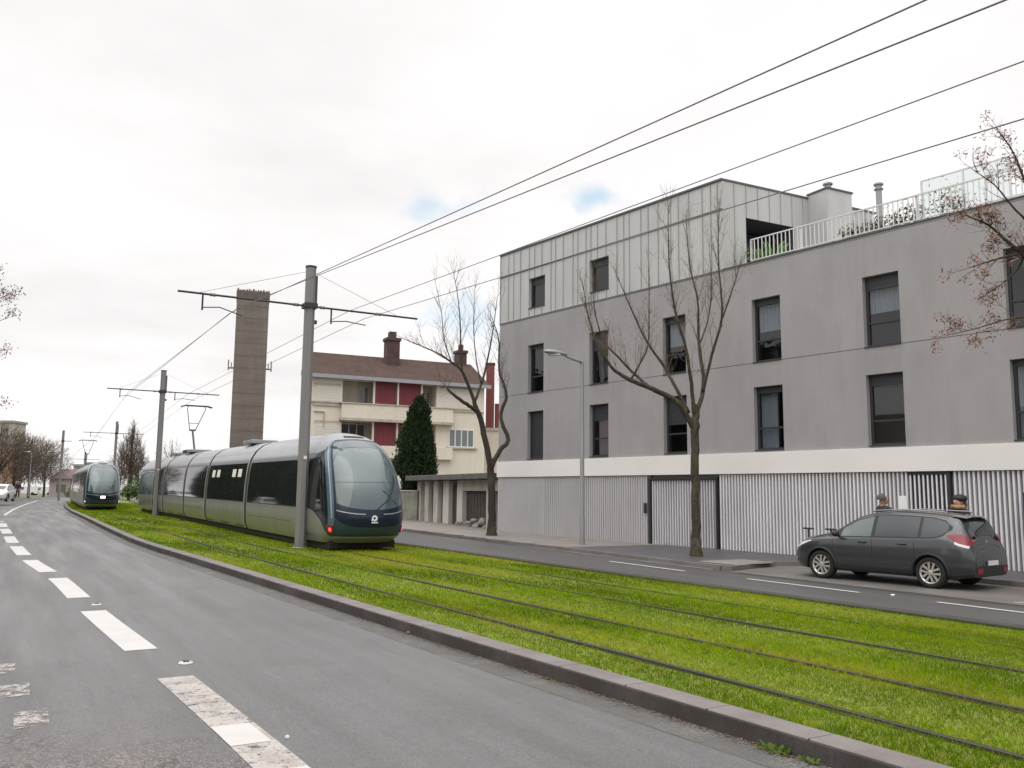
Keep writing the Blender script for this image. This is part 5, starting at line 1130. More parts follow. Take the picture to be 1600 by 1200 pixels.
# ================================================================== PARKED CAR
def project_grid(bvh, fn, nu, nv, direc, off):
    d = Vector(direc); vs = []
    for i in range(nu+1):
        for j in range(nv+1):
            p = Vector(fn(i/nu, j/nv)); hit = bvh.ray_cast(p, d)
            h = hit[0] if hit[0] is not None else p+d*2.0
            vs.append(h-d*off)
    return vs, [(i*(nv+1)+j, (i+1)*(nv+1)+j, (i+1)*(nv+1)+j+1, i*(nv+1)+j+1) for i in range(nu) for j in range(nv)]
def car(loc, rz, label, paint, group=None, tail='red', simple=False, name='parked_car'):
    root = empty(name, loc, rz); tag(root, label, 'car', group)
    ZT = [(-2.19, .80), (-2.13, .98), (-2.06, 1.13), (-1.97, 1.35), (-1.88, 1.50), (-1.80, 1.545), (-1.4, 1.60), (-.9, 1.635), (-.4, 1.64), (.1, 1.60), (.45, 1.50), (.8, 1.31), (1.15, 1.10), (1.3, 1.07), (1.6, 1.02), (1.85, .95), (2.02, .86), (2.12, .76), (2.17, .68)]
    WM = [(-2.19, .74), (-2.1, .81), (-1.95, .865), (-1.6, .905), (-1.2, .918), (0, .918), (1.2, .915), (1.6, .90), (1.85, .85), (2.02, .76), (2.12, .66), (2.17, .58)]
    WR = [(-2.19, .60), (-2.06, .66), (-1.9, .64), (-1.5, .63), (-.5, .625), (.2, .61), (.6, .64), (1.0, .70), (1.3, .72), (1.8, .66), (2.17, .45)]
    ZB = [(-2.19, .74), (-2.06, .95), (-1.7, 1.07), (-.9, 1.03), (0, 1.0), (.9, .98), (1.3, .96), (1.7, .90), (2.0, .76), (2.17, .60)]
    def ring(x, sc=1.0):
        w, zt, wr = lin(x, WM), lin(x, ZT), lin(x, WR); zb = min(lin(x, ZB), zt-.06)
        bot = .21 + max(0, (abs(x)-1.75))*.18
        h = [(0, bot), (.6*w, bot-.005), (.90*w, bot+.015), (.975*w, bot+.09), (.995*w, .46), (1.0*w, .60), (.997*w, min(.74, zb-.1)), (.985*w, zb-.05), (.955*w, zb)]
        a = (.955*w, zb); b = (wr, zt-.085 if zt > 1.2 else zt-.035)
        for t in (.25, .5, .75, 1): h.append((a[0]+(b[0]-a[0])*(t**1.12), a[1]+(b[1]-a[1])*t))
        h += [(wr*.90, zt-.045 if zt > 1.2 else zt-.018), (wr*.72, zt-.018), (wr*.4, zt-.005), (0, zt)]
        if sc != 1: cz = .52; h = [(y*sc, cz+(z-cz)*sc) for y, z in h]
        return h + [(-y, z) for y, z in h[-2:0:-1]]
    xs = [-2.19, -2.17, -2.13, -2.09, -2.05, -2.0, -1.95, -1.88, -1.82, -1.7, -1.5, -1.3, -1.0, -.7, -.4, -.1, .2, .45, .65, .8, .95, 1.1, 1.2, 1.35, 1.5, 1.7, 1.85, 1.96, 2.04, 2.10, 2.15, 2.17]
    mb = MB(); n = len(ring(0)); rs = []
    for i, x in enumerate(xs): rs += [(x, y, z) for y, z in ring(x)]
    e0 = [(-2.20, y, z) for y, z in ring(-2.19, .93)]; e1 = [(2.19, y, z) for y, z in ring(2.17, .88)]
    allr = e0+rs+e1; m = len(xs)+2
    mb.add(allr, [(i*n+k, i*n+(k+1) % n, (i+1)*n+(k+1) % n, (i+1)*n+k) for i in range(m-1) for k in range(n)] + [tuple(range(n)), tuple((m-1)*n+k for k in range(n))[::-1]])
    body = mb.build('body', [M[paint], M['car_trim']], root, smooth=True)
    bvh = BVHTree.FromPolygons(mb.v, mb.f)
    cut = MB()
    for x in (-1.305, 1.305):
        for s in (-1, 1): cut.lathe([(0, -.36), (.375, -.36), (.375, .40), (0, .40)], (x, s*.92, .335), (0, s, 0), 28)
    cu = cut.build('cutter', M['car_trim']); cu.parent = root
    md = body.modifiers.new('arch', 'BOOLEAN'); md.operation = 'DIFFERENCE'; md.object = cu; md.solver = 'EXACT'; md.material_mode = 'TRANSFER'
    bpy.context.view_layer.update(); dg = bpy.context.evaluated_depsgraph_get(); me = bpy.data.meshes.new_from_object(body.evaluated_get(dg)); body.modifiers.clear(); body.data = me
    bpy.data.objects.remove(cu)
    me.polygons.foreach_set('use_smooth', [True]*len(me.polygons)); sp = body.modifiers.new('edge_split', 'EDGE_SPLIT'); sp.split_angle = R_(42)
    def side(name, s, zlo, zhi, x0, x1, off, mm, nu=24, nv=6, par=None):
        fl = zlo if callable(zlo) else (lambda x: zlo); fh = zhi if callable(zhi) else (lambda x: zhi)
        vs, fs = project_grid(bvh, lambda u, v: (x0+(x1-x0)*u, s*2.5, fl(x0+(x1-x0)*u)*(1-v)+fh(x0+(x1-x0)*u)*v), nu, nv, (0, -s, 0), off)
        b = MB(); b.add(vs, fs); return b.build(name, mm, par or root, smooth=True)
    gt = lambda x: lin(x, [(-1.72, 1.30), (-1.6, 1.42), (-1.35, 1.475), (-.8, 1.51), (-.3, 1.52), (.1, 1.475), (.45, 1.375), (.8, 1.185), (1.0, 1.075), (1.1, 1.03)])
    gl = lambda x: lin(x, [(-1.72, 1.27), (-1.6, 1.15), (-1.45, 1.085), (-1.2, 1.07), (0, 1.04), (1.1, 1.015)])
    for s in (1, -1):
        side('side_window_surround', s, lambda x: gl(x)-.02, lambda x: gt(x)+.025, -1.76, 1.12, .003, M['car_trim'], 36, 5)
        side('rear_quarter_window', s, gl, gt, -1.69, -1.12, .007, M['car_glass'], 12, 6)
        side('rear_door_window', s, gl, gt, -1.06, -.06, .007, M['car_glass'], 12, 6)
        side('front_door_window', s, gl, gt, .03, .78, .007, M['car_glass_l'], 12, 6)
        if simple: continue
        # doors: seams, handle, rubbing strip
        for xa in (-.98, .0, .98):
            side('door_seam', s, .33, lambda x: gl(x)-.03, xa-.006, xa+.006, .002, M['car_trim'], 1, 10)
        side('rubbing_strip', s, .47, .525, -.82, .84, .010, M['car'] if paint == 'car' else M['car_trim'], 18, 2)
        side('sill_trim', s, .225, .36, -.92, .92, .006, M['car_trim'], 18, 3)
        for xh in (-.72, .22):
            b = MB(); y = .925; b.tube([(xh-.09, s*(y-.01), .905), (xh-.06, s*(y+.025), .91), (xh+.07, s*(y+.025), .91), (xh+.10, s*(y-.01), .905)], .014, 6); b.build('door_handle', M['car_trim'], root, smooth=True)
        b = MB(); b.ell((.82, s*1.02, 1.08), (.085, .10, .075), 12, 8); b.tube([(.84, s*.86, 1.03), (.83, s*.96, 1.05)], .03, 6); b.build('wing_mirror', M['car_trim'], root, smooth=True)
        b = MB(); b.tube([(-1.6, s*.60, 1.60), (-1.5, s*.60, 1.625), (-.5, s*.595, 1.655), (.05, s*.585, 1.615), (.12, s*.58, 1.585)], .016, 6); b.build('roof_rail', M['galv'] if paint == 'car' else M['car_trim'], root, smooth=True)
        # lamps
        tz0 = lambda x: lin(x, [(-2.11, .93), (-1.9, .985), (-1.68, 1.10)]); tz1 = lambda x: lin(x, [(-2.11, 1.12), (-1.9, 1.165), (-1.68, 1.14)])
        tl = side('tail_light', s, tz0, tz1, -2.115, -1.68, .010, M['tail_red'], 12, 4)
        side('reversing_light', s, lambda x: tz0(x)-.055, lambda x: tz0(x)-.004, -2.10, -1.84, .010, M['tail_white'], 8, 2, tl)
        side('headlight', s, lambda x: lin(x, [(1.55, .88), (2.1, .66)]), lambda x: lin(x, [(1.55, .90), (1.75, .86), (2.1, .74)]), 1.55, 2.1, .008, M['tail_white'], 10, 3)
        side('bumper_side', s, lambda x: .235+max(0, -x-1.75)*.18, .48, -2.15, -1.71, .004, M['car_trim'], 8, 4)
    # arches and wheels
    for x in (-1.305, 1.305):
        for s in (1, -1):
            b = MB()
            pts = []
            for k in range(25):
                a = R_(-12+204*k/24); px, pz = x+.392*math.cos(a), .335+.392*math.sin(a)
                hit = bvh.ray_cast(Vector((px, s*2.5, pz)), Vector((0, -s, 0))); y = hit[0].y if hit[0] is not None else s*.9
                pts.append((px, y, pz))
            b.tube(pts, .032, 6); b.build('arch_trim', M['car_trim'], root, smooth=True)
            wy = s*.79; ax = Vector((0, s, 0)); c = Vector((x, wy, .335))
            t = MB(); t.lathe([(.20, -.10), (.29, -.112), (.325, -.09), (.337, -.05), (.337, .05), (.325, .09), (.29, .112), (.235, .105), (.225, .07)], c, ax, 32); w = t.build('wheel', M['tyre'], root, smooth=True)
            t = MB(); t.lathe([(.0, .02), (.222, .02), (.222, .068)], c, ax, 28); t.build('rim_dish', M['rim_dark'], w)
            t = MB(); t.lathe([(.205, .075), (.228, .100), (.232, .096), (.226, .06), (.205, .06)], c, ax, 32)
            for k in range(5):
                a = 2*math.pi*k/5+.5+x; r0 = Vector((math.cos(a), 0, math.sin(a))); tt = Vector((-math.sin(a), 0, math.cos(a)))
                for sg in (-1, 1):
                    q = [r0*.04+tt*sg*.012, r0*.04+tt*sg*.045, r0*.215+tt*sg*.085, r0*.215+tt*sg*.032]
                    t.add([c+p+ax*.088 for p in q]+[c+p+ax*.055 for p in q], [(0, 1, 2, 3), (7, 6, 5, 4), (0, 4, 5, 1), (1, 5, 6, 2), (2, 6, 7, 3), (3, 7, 4, 0)])
            t.lathe([(.06, .06), (.06, .092), (.03, .10), (0, .10)], c, ax, 16); t.build('rim', M['alloy'], w, smooth='auto')
    # rear: window, plate, reflectors, emblem, bumper
    def rear(name, y0, y1, z0, z1, off, mm, par=None, nu=10, nv=6):
        f0 = z0 if callable(z0) else (lambda y: z0); f1 = z1 if callable(z1) else (lambda y: z1)
        vs, fs = project_grid(bvh, lambda u, v: (-4, y0+(y1-y0)*u, f0(y0+(y1-y0)*u)*(1-v)+f1(y0+(y1-y0)*u)*v), nu, nv, (1, 0, 0), off); b = MB(); b.add(vs, fs); return b.build(name, mm, par or root, smooth=True)
    def front(name, y0, y1, z0, z1, off, mm, nu=10, nv=5):
        vs, fs = project_grid(bvh, lambda u, v: (4, y0+(y1-y0)*u, z0+(z1-z0)*v), nu, nv, (-1, 0, 0), off); b = MB(); b.add(vs, fs); return b.build(name, mm, root, smooth=True)
    rear('rear_window', -.60, .60, lambda y: 1.13-.03*(y/.6)**2, lambda y: 1.47-.04*(y/.6)**2, .008, M['car_glass'])
    front('windscreen', -.58, .58, 1.12, 1.53, .006, M['car_glass'])
    front('grille', -.42, .42, .42, .62, .008, M['car_trim'])
    if not simple:
        rear('bumper', -.74, .74, .30, .50, .008, M['car_trim'])
        pl = rear('number_plate', -.26, .26, .52, .62, .014, M['plate'], nu=4, nv=2); rear('plate_band', .22, .26, .521, .619, .018, M['plate_blue'], pl, 2, 2)
        for s in (-1, 1): rear('rear_reflector', s*.48, s*.70, .36, .47, .018, M['tail_red'], nu=4, nv=2)
        b = MB(); b.box((-2.115, 0, .96), (.02, .09, .10)); b.tube([(-2.12, -.03, .93), (-2.125, .0, .99), (-2.12, .04, 1.02)], .012, 5); b.build('emblem', M['chrome'], root, bevel=.01)
        b = MB(); b.grid(lambda u, v: (-1.98+.30*v, -.58+1.16*u, 1.525+.045*v-.03*(2*u-1)**2), 10, 2); b.grid(lambda u, v: (-1.98+.30*v, -.58+1.16*u, 1.495+.06*v-.03*(2*u-1)**2), 10, 2); b.build('roof_spoiler', M[paint], root, smooth=True)
        b = MB(); b.tube([(-2.03, .1, 1.17), (-1.985, -.28, 1.24)], .012, 5); b.build('rear_wiper', M['car_trim'], root)
        b = MB(); b.tube([(-1.2, 0, 1.62), (-1.45, 0, 1.78)], .006, 5); b.build('aerial', M['car_trim'], root)
    return root
car((8.87, 20.43, -.207), R_(127.4), 'dark grey hatchback parked by the slatted screen with its rear to the camera', 'car')

# ================================================================== PEOPLE
def skin_obj(name, nodes, edges, m, parent, sub=1, root=0):
    me = bpy.data.meshes.new(name); me.from_pydata([n[0] for n in nodes], edges, []); o = bpy.data.objects.new(name, me); COL.objects.link(o)
    md = o.modifiers.new('skin', 'SKIN'); md.use_smooth_shade = True
    for i, n in enumerate(nodes):
        r = n[1]; me.skin_vertices[0].data[i].radius = r if isinstance(r, tuple) else (r, r); me.skin_vertices[0].data[i].use_root = (i == root)
    s = o.modifiers.new('sub', 'SUBSURF'); s.levels = sub; s.render_levels = sub
    bpy.context.view_layer.update(); dg = bpy.context.evaluated_depsgraph_get(); nm = bpy.data.meshes.new_from_object(o.evaluated_get(dg)); o.modifiers.clear(); o.data = nm; nm.materials.clear(); nm.materials.append(m)
    nm.polygons.foreach_set('use_smooth', [True]*len(nm.polygons)); o.parent = parent; return o
def person(loc, rz, label, H, hair, scarf=False, beret=False, group=None):
    root = empty('person', loc, rz); tag(root, label, 'person', group)       # faces local +x
    k = H/1.75; V = lambda x, y, z: (x*k, y*k, z*k)
    nodes = [(V(0, 0, .95), (.13*k, .15*k)), (V(0, 0, 1.2), (.12*k, .15*k)), (V(0, 0, 1.40), (.11*k, .17*k)), (V(.0, 0, 1.50), .055*k), (V(.01, 0, 1.56), .055*k), (V(.03, 0, 1.62), (.118*k, .104*k)), (V(.01, 0, 1.71), .104*k), (V(.145, 0, 1.625), .018*k)]
    edges = [(0, 1), (1, 2), (2, 3), (3, 4), (4, 5), (5, 6), (5, 7)]
    cl = []; hands = []
    for s in (1, -1):
        b = len(nodes); nodes += [(V(0, s*.19, 1.42), .055*k), (V(-.03, s*.24, 1.14), .042*k), (V(.10, s*.22, .93), .032*k), (V(.15, s*.215, .86), (.02*k, .04*k))]; edges += [(2, b), (b, b+1), (b+1, b+2), (b+2, b+3)]
        for i, (dy, L) in enumerate(((-.03, .07), (-.01, .08), (.01, .075), (.03, .06))):
            c = len(nodes); nodes += [(V(.18, s*.215+dy, .82), .0095), (V(.19+.01, s*.215+dy, .82-L*.5), .009), (V(.18, s*.215+dy, .82-L), .008)]; edges += [(b+3, c), (c, c+1), (c+1, c+2)]
        c = len(nodes); nodes += [(V(.17, s*.17, .86), .010), (V(.185, s*.155, .82), .009)]; edges += [(b+3, c), (c, c+1)]
        g = len(nodes); nodes += [(V(0, s*.10, .88), .085*k), (V(.01, s*.11, .50), .055*k), (V(-.01, s*.115, .10), .04*k), (V(.12, s*.12, .035), (.04*k, .03*k))]; edges += [(0, g), (g, g+1), (g+1, g+2), (g+2, g+3)]
    body = skin_obj('body', nodes, edges, M['skin'], root, 1)
    hm = MB(); hm.v = [tuple(v.co) for v in body.data.vertices]; hm.f = [tuple(f.vertices) for f in body.data.polygons]; hm.mi = [0]*len(hm.f)
    hm.ell(V(.022, 0, 1.635), (.102*k, .082*k, .128*k), 16, 12); hm.ell(V(.125, 0, 1.62), (.022*k, .016*k, .024*k), 8, 6)      # head and nose run into the neck
    bpy.data.objects.remove(body); body = hm.build('body', M['skin'], root, smooth=True)
    jn = [(V(0, 0, .82), (.165*k, .19*k)), (V(0, 0, 1.15), (.145*k, .18*k)), (V(0, 0, 1.44), (.145*k, .20*k)), (V(-.01, 0, 1.535), .095*k)]; je = [(0, 1), (1, 2), (2, 3)]
    for s in (1, -1):
        b = len(jn); jn += [(V(0, s*.2, 1.42), .078*k), (V(-.03, s*.25, 1.14), .062*k), (V(.09, s*.222, .945), .048*k)]; je += [(2, b), (b, b+1), (b+1, b+2)]
    skin_obj('jacket', jn, je, M['jacket'], root, 1)
    tn = [(V(0, 0, .90), (.14*k, .17*k))]; te = []
    for s in (1, -1):
        b = len(tn); tn += [(V(0, s*.10, .80), .10*k), (V(.01, s*.11, .48), .075*k), (V(-.01, s*.115, .09), .062*k)]; te += [(0, b), (b, b+1), (b+1, b+2)]
    skin_obj('trousers', tn, te, M['jeans'], root, 1)
    for s in (1, -1):
        b = MB(); b.ell(V(.06, s*.12, .04), (.14*k, .05*k, .05*k), 12, 6); b.build('shoe', M['car_trim'], root, smooth=True)
        b = MB(); b.ell(V(.122, s*.036, 1.655), (.010*k, .011*k, .007*k), 8, 6); b.build('eye', M['car_trim'], body, smooth=True)
        b = MB(); b.ell(V(.015, s*.098, 1.63), (.02*k, .01*k, .032*k), 8, 6); b.build('ear', M['skin'], body, smooth=True)
    b = MB(); b.box(V(.128, 0, 1.575), (.008*k, .045*k, .008*k)); b.build('mouth', M['curtain_red'], body)
    b = MB()
    b.grid(lambda u, v: V(-.012+.135*math.sin(R_(100)*v)*math.cos(2*math.pi*u)*(1 if math.cos(2*math.pi*u) < .3 else .60), .122*math.sin(R_(100)*v)*math.sin(2*math.pi*u), 1.665+.125*math.cos(R_(100)*v)*(1 if math.cos(2*math.pi*u) < .5 else .8)+(.03*math.sin(9*u*6.28)*.1)), 22, 8)
    if not beret: b.build('hair', M[hair], root, smooth=True)
    else:
        b.ell(V(-.03, 0, 1.72), (.155*k, .15*k, .10*k), 14, 8); b.tube([V(-.06, .07, 1.66), V(-.08, .075, 1.56), V(-.07, .08, 1.48)], [.05*k, .05*k, .03*k], 7); b.tube([V(-.06, -.07, 1.66), V(-.08, -.075, 1.56), V(-.07, -.08, 1.48)], [.05*k, .05*k, .03*k], 7); b.build('hair', M[hair], root, smooth=True)
    if scarf:
        b = MB(); n = 18; b.tube([V(.03+.115*math.cos(6.283*i/n), .115*math.sin(6.283*i/n), 1.53+.02*math.sin(3*i)) for i in range(n+1)], .05*k, 8); b.build('scarf', M['scarf'], root, smooth=True)
    return root
def people():
    for px, py, y, lab, rz, hair, sc, be in ((1379, 772, 22.6, 'person with grey hair and dark jacket behind the parked car roof, facing right', R_(5), 'hair_grey', False, False),
                                  (1498, 775, 20.6, 'person with dark hair and tan scarf behind the rear of the parked car', R_(200), 'hair_dark', True, True)):
        P = at(px, py, y); H = P.z+.115; person((P.x, P.y, -.115), rz, lab, H*.985, hair, sc, be)
people()

# ================================================================== FAR BACKGROUND
def far_tree(px, base, y, h, w, label, seed, group, poplar=False, n=900, yb=None):
    b = at(px, base, y); z0 = .3; b.z = z0; root = empty('bare_tree', b); tag(root, label, 'tree', group); q = random.Random(seed)
    mb = MB(); mb.tube([(0, 0, -.5), (0, 0, h*.25), (q.uniform(-.2, .2), 0, h*.6), (q.uniform(-.3, .3), 0, h*.95)], [h*.022, h*.018, h*.010, h*.003], 6)
    lim = []
    for i in range(16):
        a = q.uniform(0, 6.28); z = h*q.uniform(.2, .6); rr = w*.5*q.uniform(.35, .95) if not poplar else w*.22*q.random(); e = Vector((math.cos(a)*rr, math.sin(a)*rr, min(h*.98, z+h*q.uniform(.2, .38)))); p = Vector((0, 0, z))
        lim.append((p, e)); mb.tube([p, p.lerp(e, .5)+Vector((0, 0, .3)), e], [h*.006, h*.004, h*.0015], 5)
    mb.build('trunk', M['bark'], root, fix=False)
    mb = MB()
    for i in range(n*2):
        while True:          # fine twigs all through the crown, denser low in the middle
            x, y_, f = q.uniform(-1, 1), q.uniform(-1, 1), q.uniform(.18, 1); env = math.sin(math.pi*min(1, max(0, (f-.12)/.9)))**.6*(1.0 if not poplar else min(1, (1.08-f)*1.9)*.9)
            if x*x+y_*y_ < env*env: break
        s = Vector((x*w*.5, y_*w*.5, f*h*.93)); out = Vector((x, y_, 0))
        d = (out*(.9 if not poplar else .25)+Vector((q.gauss(0, .35), q.gauss(0, .35), (1.5 if poplar else .75)+q.gauss(0, .4)))).normalized(); L = h*q.uniform(.05, .14)
        e2 = s+d*L; o = d.orthogonal().normalized(); o.rotate(Matrix.Rotation(q.uniform(0, 6.28), 3, d)); o *= q.uniform(.015, .04)
        mb.add([s-o, s+o, e2], [(0, 1, 2)])
        for _ in range(2):
            k = s.lerp(e2, q.uniform(.2, .9)); d2 = (d+Vector((q.gauss(0, .6), q.gauss(0, .6), q.gauss(.2, .4)))).normalized()*L*.6; mb.add([k-o*.6, k+o*.6, k+d2], [(0, 1, 2)])
    mb.build('crown', M['far_twig'], root, fix=False)
def background():
    g = 'bare trees at the far left end of the street'
    far_tree(-8, 778, 105, 9.6, 7, 'bare brown tree cut by the left edge of the frame', 1, g, n=1100)
    far_tree(20, 776, 125, 9.8, 7, 'bare brown tree above the white car at the far left', 2, g, n=1100)
    far_tree(44, 775, 140, 10.3, 8, 'wide bare brown tree in the middle of the far left group', 3, g, n=1300)
    far_tree(68, 775, 165, 11, 8.5, 'bare brown tree at the right end of the far left group', 4, g, n=1200)
    far_tree(201, 776, 135, 12.8, 4.4, 'upright bare poplar between the two trams', 5, 'single trees', True, 750)
    far_tree(214, 776, 150, 8, 4, 'small bare tree just right of the poplar', 12, 'single trees', False, 500)
    far_tree(186, 776, 160, 8.5, 6, 'low bare tree left of the poplar', 15, 'single trees', False, 600)
    far_tree(263, 776, 150, 10.5, 5, 'thin bare tree behind the roof of the near tram', 6, 'single trees', False, 200)
    def block(px0, px1, top, y, name, lab, m, roofm=None, dep=10, floors=3, gable=False):
        a, b = at(px0, 770, y), at(px1, 770, y); zt = at(px0, top, y).z; w = b.x-a.x; r = empty(name, (a.x, a.y, 0)); tag(r, lab, 'building', 'far buildings at the end of the street')
        mb = MB(); holes = []; n = max(1, int(w/2.6))
        for f in range(floors):
            for i in range(n): x = (i+.3)*w/n; z = .6+f*(zt-.4)/floors; holes.append((x, x+w/n*.4, z+.4, z+.4+min(1.5, (zt-.6)/floors*.55)))
        wall_holes(mb, 0, w, -.3, zt, holes, 0, .2); mb.add([(0, 0, -.3), (0, dep, -.3), (0, dep, zt), (0, 0, zt)], [(0, 1, 2, 3)]); mb.add([(w, 0, -.3), (w, dep, -.3), (w, dep, zt), (w, 0, zt)], [(0, 1, 2, 3)]); mb.build('wall', m, r)
        for h in holes: p = MB(); p.add([(h[0], .15, h[2]), (h[1], .15, h[2]), (h[1], .15, h[3]), (h[0], .15, h[3])], [(0, 1, 2, 3)]); p.build('window', M['grey_glass'], r)
        rb = MB(); rh = 2.0 if gable else .4
        if gable: rb.add([(-.3, -.3, zt), (w+.3, -.3, zt), (w+.3, dep+.3, zt), (-.3, dep+.3, zt), (-.3, dep/2, zt+rh), (w+.3, dep/2, zt+rh)], [(0, 1, 5, 4), (2, 3, 4, 5), (0, 4, 3), (1, 2, 5), (0, 3, 2, 1)])
        else: rb.bx(-.2, w+.2, -.2, dep+.2, zt, zt+rh)
        rb.build('roof', roofm or M['far_grey'], r)
    block(-60, 12, 660, 150, 'far_block', 'beige block of flats behind the bare trees at the far left edge', M['far_beige'], floors=4, dep=4)
    block(-60, -2, 692, 120, 'far_house', 'small orange rendered house low at the left edge', M['far_orange'], floors=2, dep=3)
    block(76, 113, 748, 170, 'far_house', 'low pale pink house with dark red roof left of the far tram', M['far_pink'], M['far_roof'], floors=1, gable=True)
    block(112, 132, 728, 190, 'far_block', 'grey block showing just left of the far tram roof', M['far_grey'], floors=3)
    block(128, 150, 742, 175, 'far_house', 'white gabled house half hidden behind the far tram', M['cream'], M['far_roof'], floors=2, gable=True)
    def van(px, py, y, lab):
        P = at(px, py, y); r = empty('parked_van', (P.x, P.y, P.z), R_(195)); tag(r, lab, 'van', 'white vehicles parked across the far end of the street')
        prof = [(-2.4, .35), (2.3, .35), (2.45, .6), (2.4, .95), (1.75, 1.15), (1.2, 1.85), (.9, 1.95), (-2.35, 2.0), (-2.45, 1.8)]
        b = MB(); b.prism(prof, lambda a, z, d: (a, d, z), -.95, .95); b.build('body', M['white_car'], r, bevel=.06)
        for s in (-1, 1): b = MB(); b.prism([(.2, 1.2), (1.55, 1.2), (1.15, 1.75), (.2, 1.75)], lambda a, z, d: (a, d, z), s*.945, s*.965); b.build('cab_window', M['car_glass'], r)
        for x in (-1.5, 1.5):
            for s in (-1, 1): b = MB(); b.lathe([(0, -.1), (.34, -.1), (.34, .1), (0, .1)], (x, s*.86, .34), (0, s, 0), 16); b.build('wheel', M['tyre'], r)
        b = MB(); b.bx(-2.47, -2.452, -.7, .7, 1.1, 1.7); b.build('rear_window', M['car_glass'], r)
    van(40, 774, 185, 'white van parked left of the other at the far end of the street'); van(66, 774, 195, 'white van parked right of the other at the far end of the street')
    P = at(0, 783.5, 82); car((P.x, P.y, P.z), R_(-72), 'small white oncoming car at the far left edge of the road', 'white_car', simple=True, name='car')
    van2 = TN(66, -5.2, rise(66)-.14); car((van2.x, van2.y, van2.z), TRK, 'white car parked on the left side beyond the frame, nearer one', 'white_car', simple=True, name='car'); van2 = TN(82, -5.2, rise(82)-.14); car((van2.x, van2.y, van2.z), TRK, 'white car parked on the left side beyond the frame, farther one', 'white_car', simple=True, name='car')
    P = at(27, 778, 92); person((P.x, P.y, P.z), R_(-80), 'distant person in dark clothes standing beside the far white car', 1.72, 'hair_dark')
    # white board and green bushes seen between the trams
    P = at(189, 772, 118); r = empty('white_board', (P.x, P.y, P.z-.2)); tag(r, 'white hoarding board between the two trams', 'board'); b = MB(); w = at(209, 772, 118).x-P.x; b.bx(0, w, 0, .08, .4, 1.5); b.build('panel', M['paper'], r)
    for x in (.1, w*.55, w-.1): b = MB(); b.tube([(x, .12, 0), (x, .12, 1.6)], .05, 6); b.build('post', M['galv'], r)
    def bush(px, py, y, w, h, lab, seed):
        P = at(px, py, y); r = empty('bush', P); tag(r, lab, 'bush', 'green bushes behind the trams'); q = random.Random(seed); b = MB()
        st = MB()
        for i in range(6): a = q.uniform(0, 6.28); st.tube([(0, 0, -.2), (math.cos(a)*w*.25, math.sin(a)*w*.25, h*.7)], [.05, .015], 5)
        st.build('stem', M['bark'], r)
        for i in range(900):
            c = Vector((q.gauss(0, w*.24), q.gauss(0, w*.24), abs(q.gauss(h*.45, h*.25)))); a = Vector((q.gauss(0, 1), q.gauss(0, 1), q.gauss(0, 1))).normalized()*q.uniform(.1, .22); o = a.orthogonal().normalized()*.09; b.add([c-a, c+o, c+a, c-o], [(0, 1, 2, 3)])
        b.build('leaf_or_key_clusters', M['bush'], r, fix=False)
    bush(206, 777, 112, 2.6, 1.7, 'round green bush beside the white board between the trams', 1); bush(222, 776, 120, 3.5, 2.6, 'tall green bush at the tail of the near tram', 2); bush(118, 778, 150, 3, 1.6, 'low green bush left of the far tram', 3)
    # far street lamp over the left trees
    P = at(44, 776, 118); r = empty('street_lamp', P); tag(r, 'distant street lamp with white head among the bare trees', 'street lamp'); zt = at(40, 706, 118).z-P.z
    b = MB(); b.tube([(0, 0, 0), (0, 0, zt-.3), (-.2, 0, zt)], [.09, .06, .05], 6); b.build('lamp_post', M['galv'], r); b = MB(); b.ell((-.5, 0, zt), (.45, .16, .1), 10, 6); b.build('lamp_head', M['white_metal'], r)
    # tall leafy screen added outside the frame to darken the tram window reflections
    o = MB(); q = random.Random(77); core = MB()
    for i in range(52):
        if i in (8, 9, 17, 18, 19, 28, 29, 38): continue
        t = 34+i*2.0; P = TN(t, -10); core.box(P+Vector((0, 0, 6.1)), (2.02, 1.2, 12.4), (EV, NV, Vector((0, 0, 1))))
    r = empty('added_hedge', TN(34, -10)); tag(r, 'very tall dark leafy screen added outside the frame to darken the tram windows', 'added_hedge'); core.v = [tuple(Vector(v)-TN(34, -10)) for v in core.v]; core.build('stems', mat('added_hedge_core', (.02, .028, .012), .9), r)
    for i in range(12000):
        tt = q.uniform(0, 103)
        if int((tt+1)/2) in (8, 9, 17, 18, 19, 28, 29, 38): continue
        c = EV*tt+NV*q.uniform(.5, .85)+Vector((0, 0, q.uniform(0, 12.8))); a = Vector((q.gauss(0, 1), q.gauss(0, 1), q.gauss(0, 1))).normalized()*.28; b = a.orthogonal().normalized()*.16; o.add([c-a, c+b, c+a, c-b], [(0, 1, 2, 3)])
    o.build('leaves', M['cypress'], r, fix=False)
    # houses of the left pavement: outside the frame, they stand where glass looks at them
    for i, (t, n, L, h, m, lab) in enumerate(((2, -13, 13, 6.2, 'cream', 'cream house nearest on the left side of the street'), (20, -14, 14, 5.4, 'garage_wall', 'pale house second along the left side of the street'), (38, -13.5, 12, 6.6, 'cream_dirty', 'stained house third along the left side of the street'), (64, -14, 14, 6.4, 'white_band', 'white house fourth along the left side of the street'), (88, -14, 13, 6.0, 'cream', 'cream house farthest along the left side of the street'))):
        P = TN(t, n); r = empty('house', (P.x, P.y, 0), TRK); tag(r, lab, 'house', 'houses of the left side of the street'); b = MB(); holes = [(x, x+1.2, z, z+1.5) for x in (1.5, 4.5, 7.5, L-2.8) for z in (1.0, 3.6) if z+1.7 < h]
        wall_holes(b, 0, L, -.3, h, holes, 0, .15); b.add([(0, 0, -.3), (0, 8, -.3), (0, 8, h), (0, 0, h)], [(0, 1, 2, 3)]); b.add([(L, 0, -.3), (L, 8, -.3), (L, 8, h), (L, 0, h)], [(0, 1, 2, 3)]); b.build('wall', M[m], r)
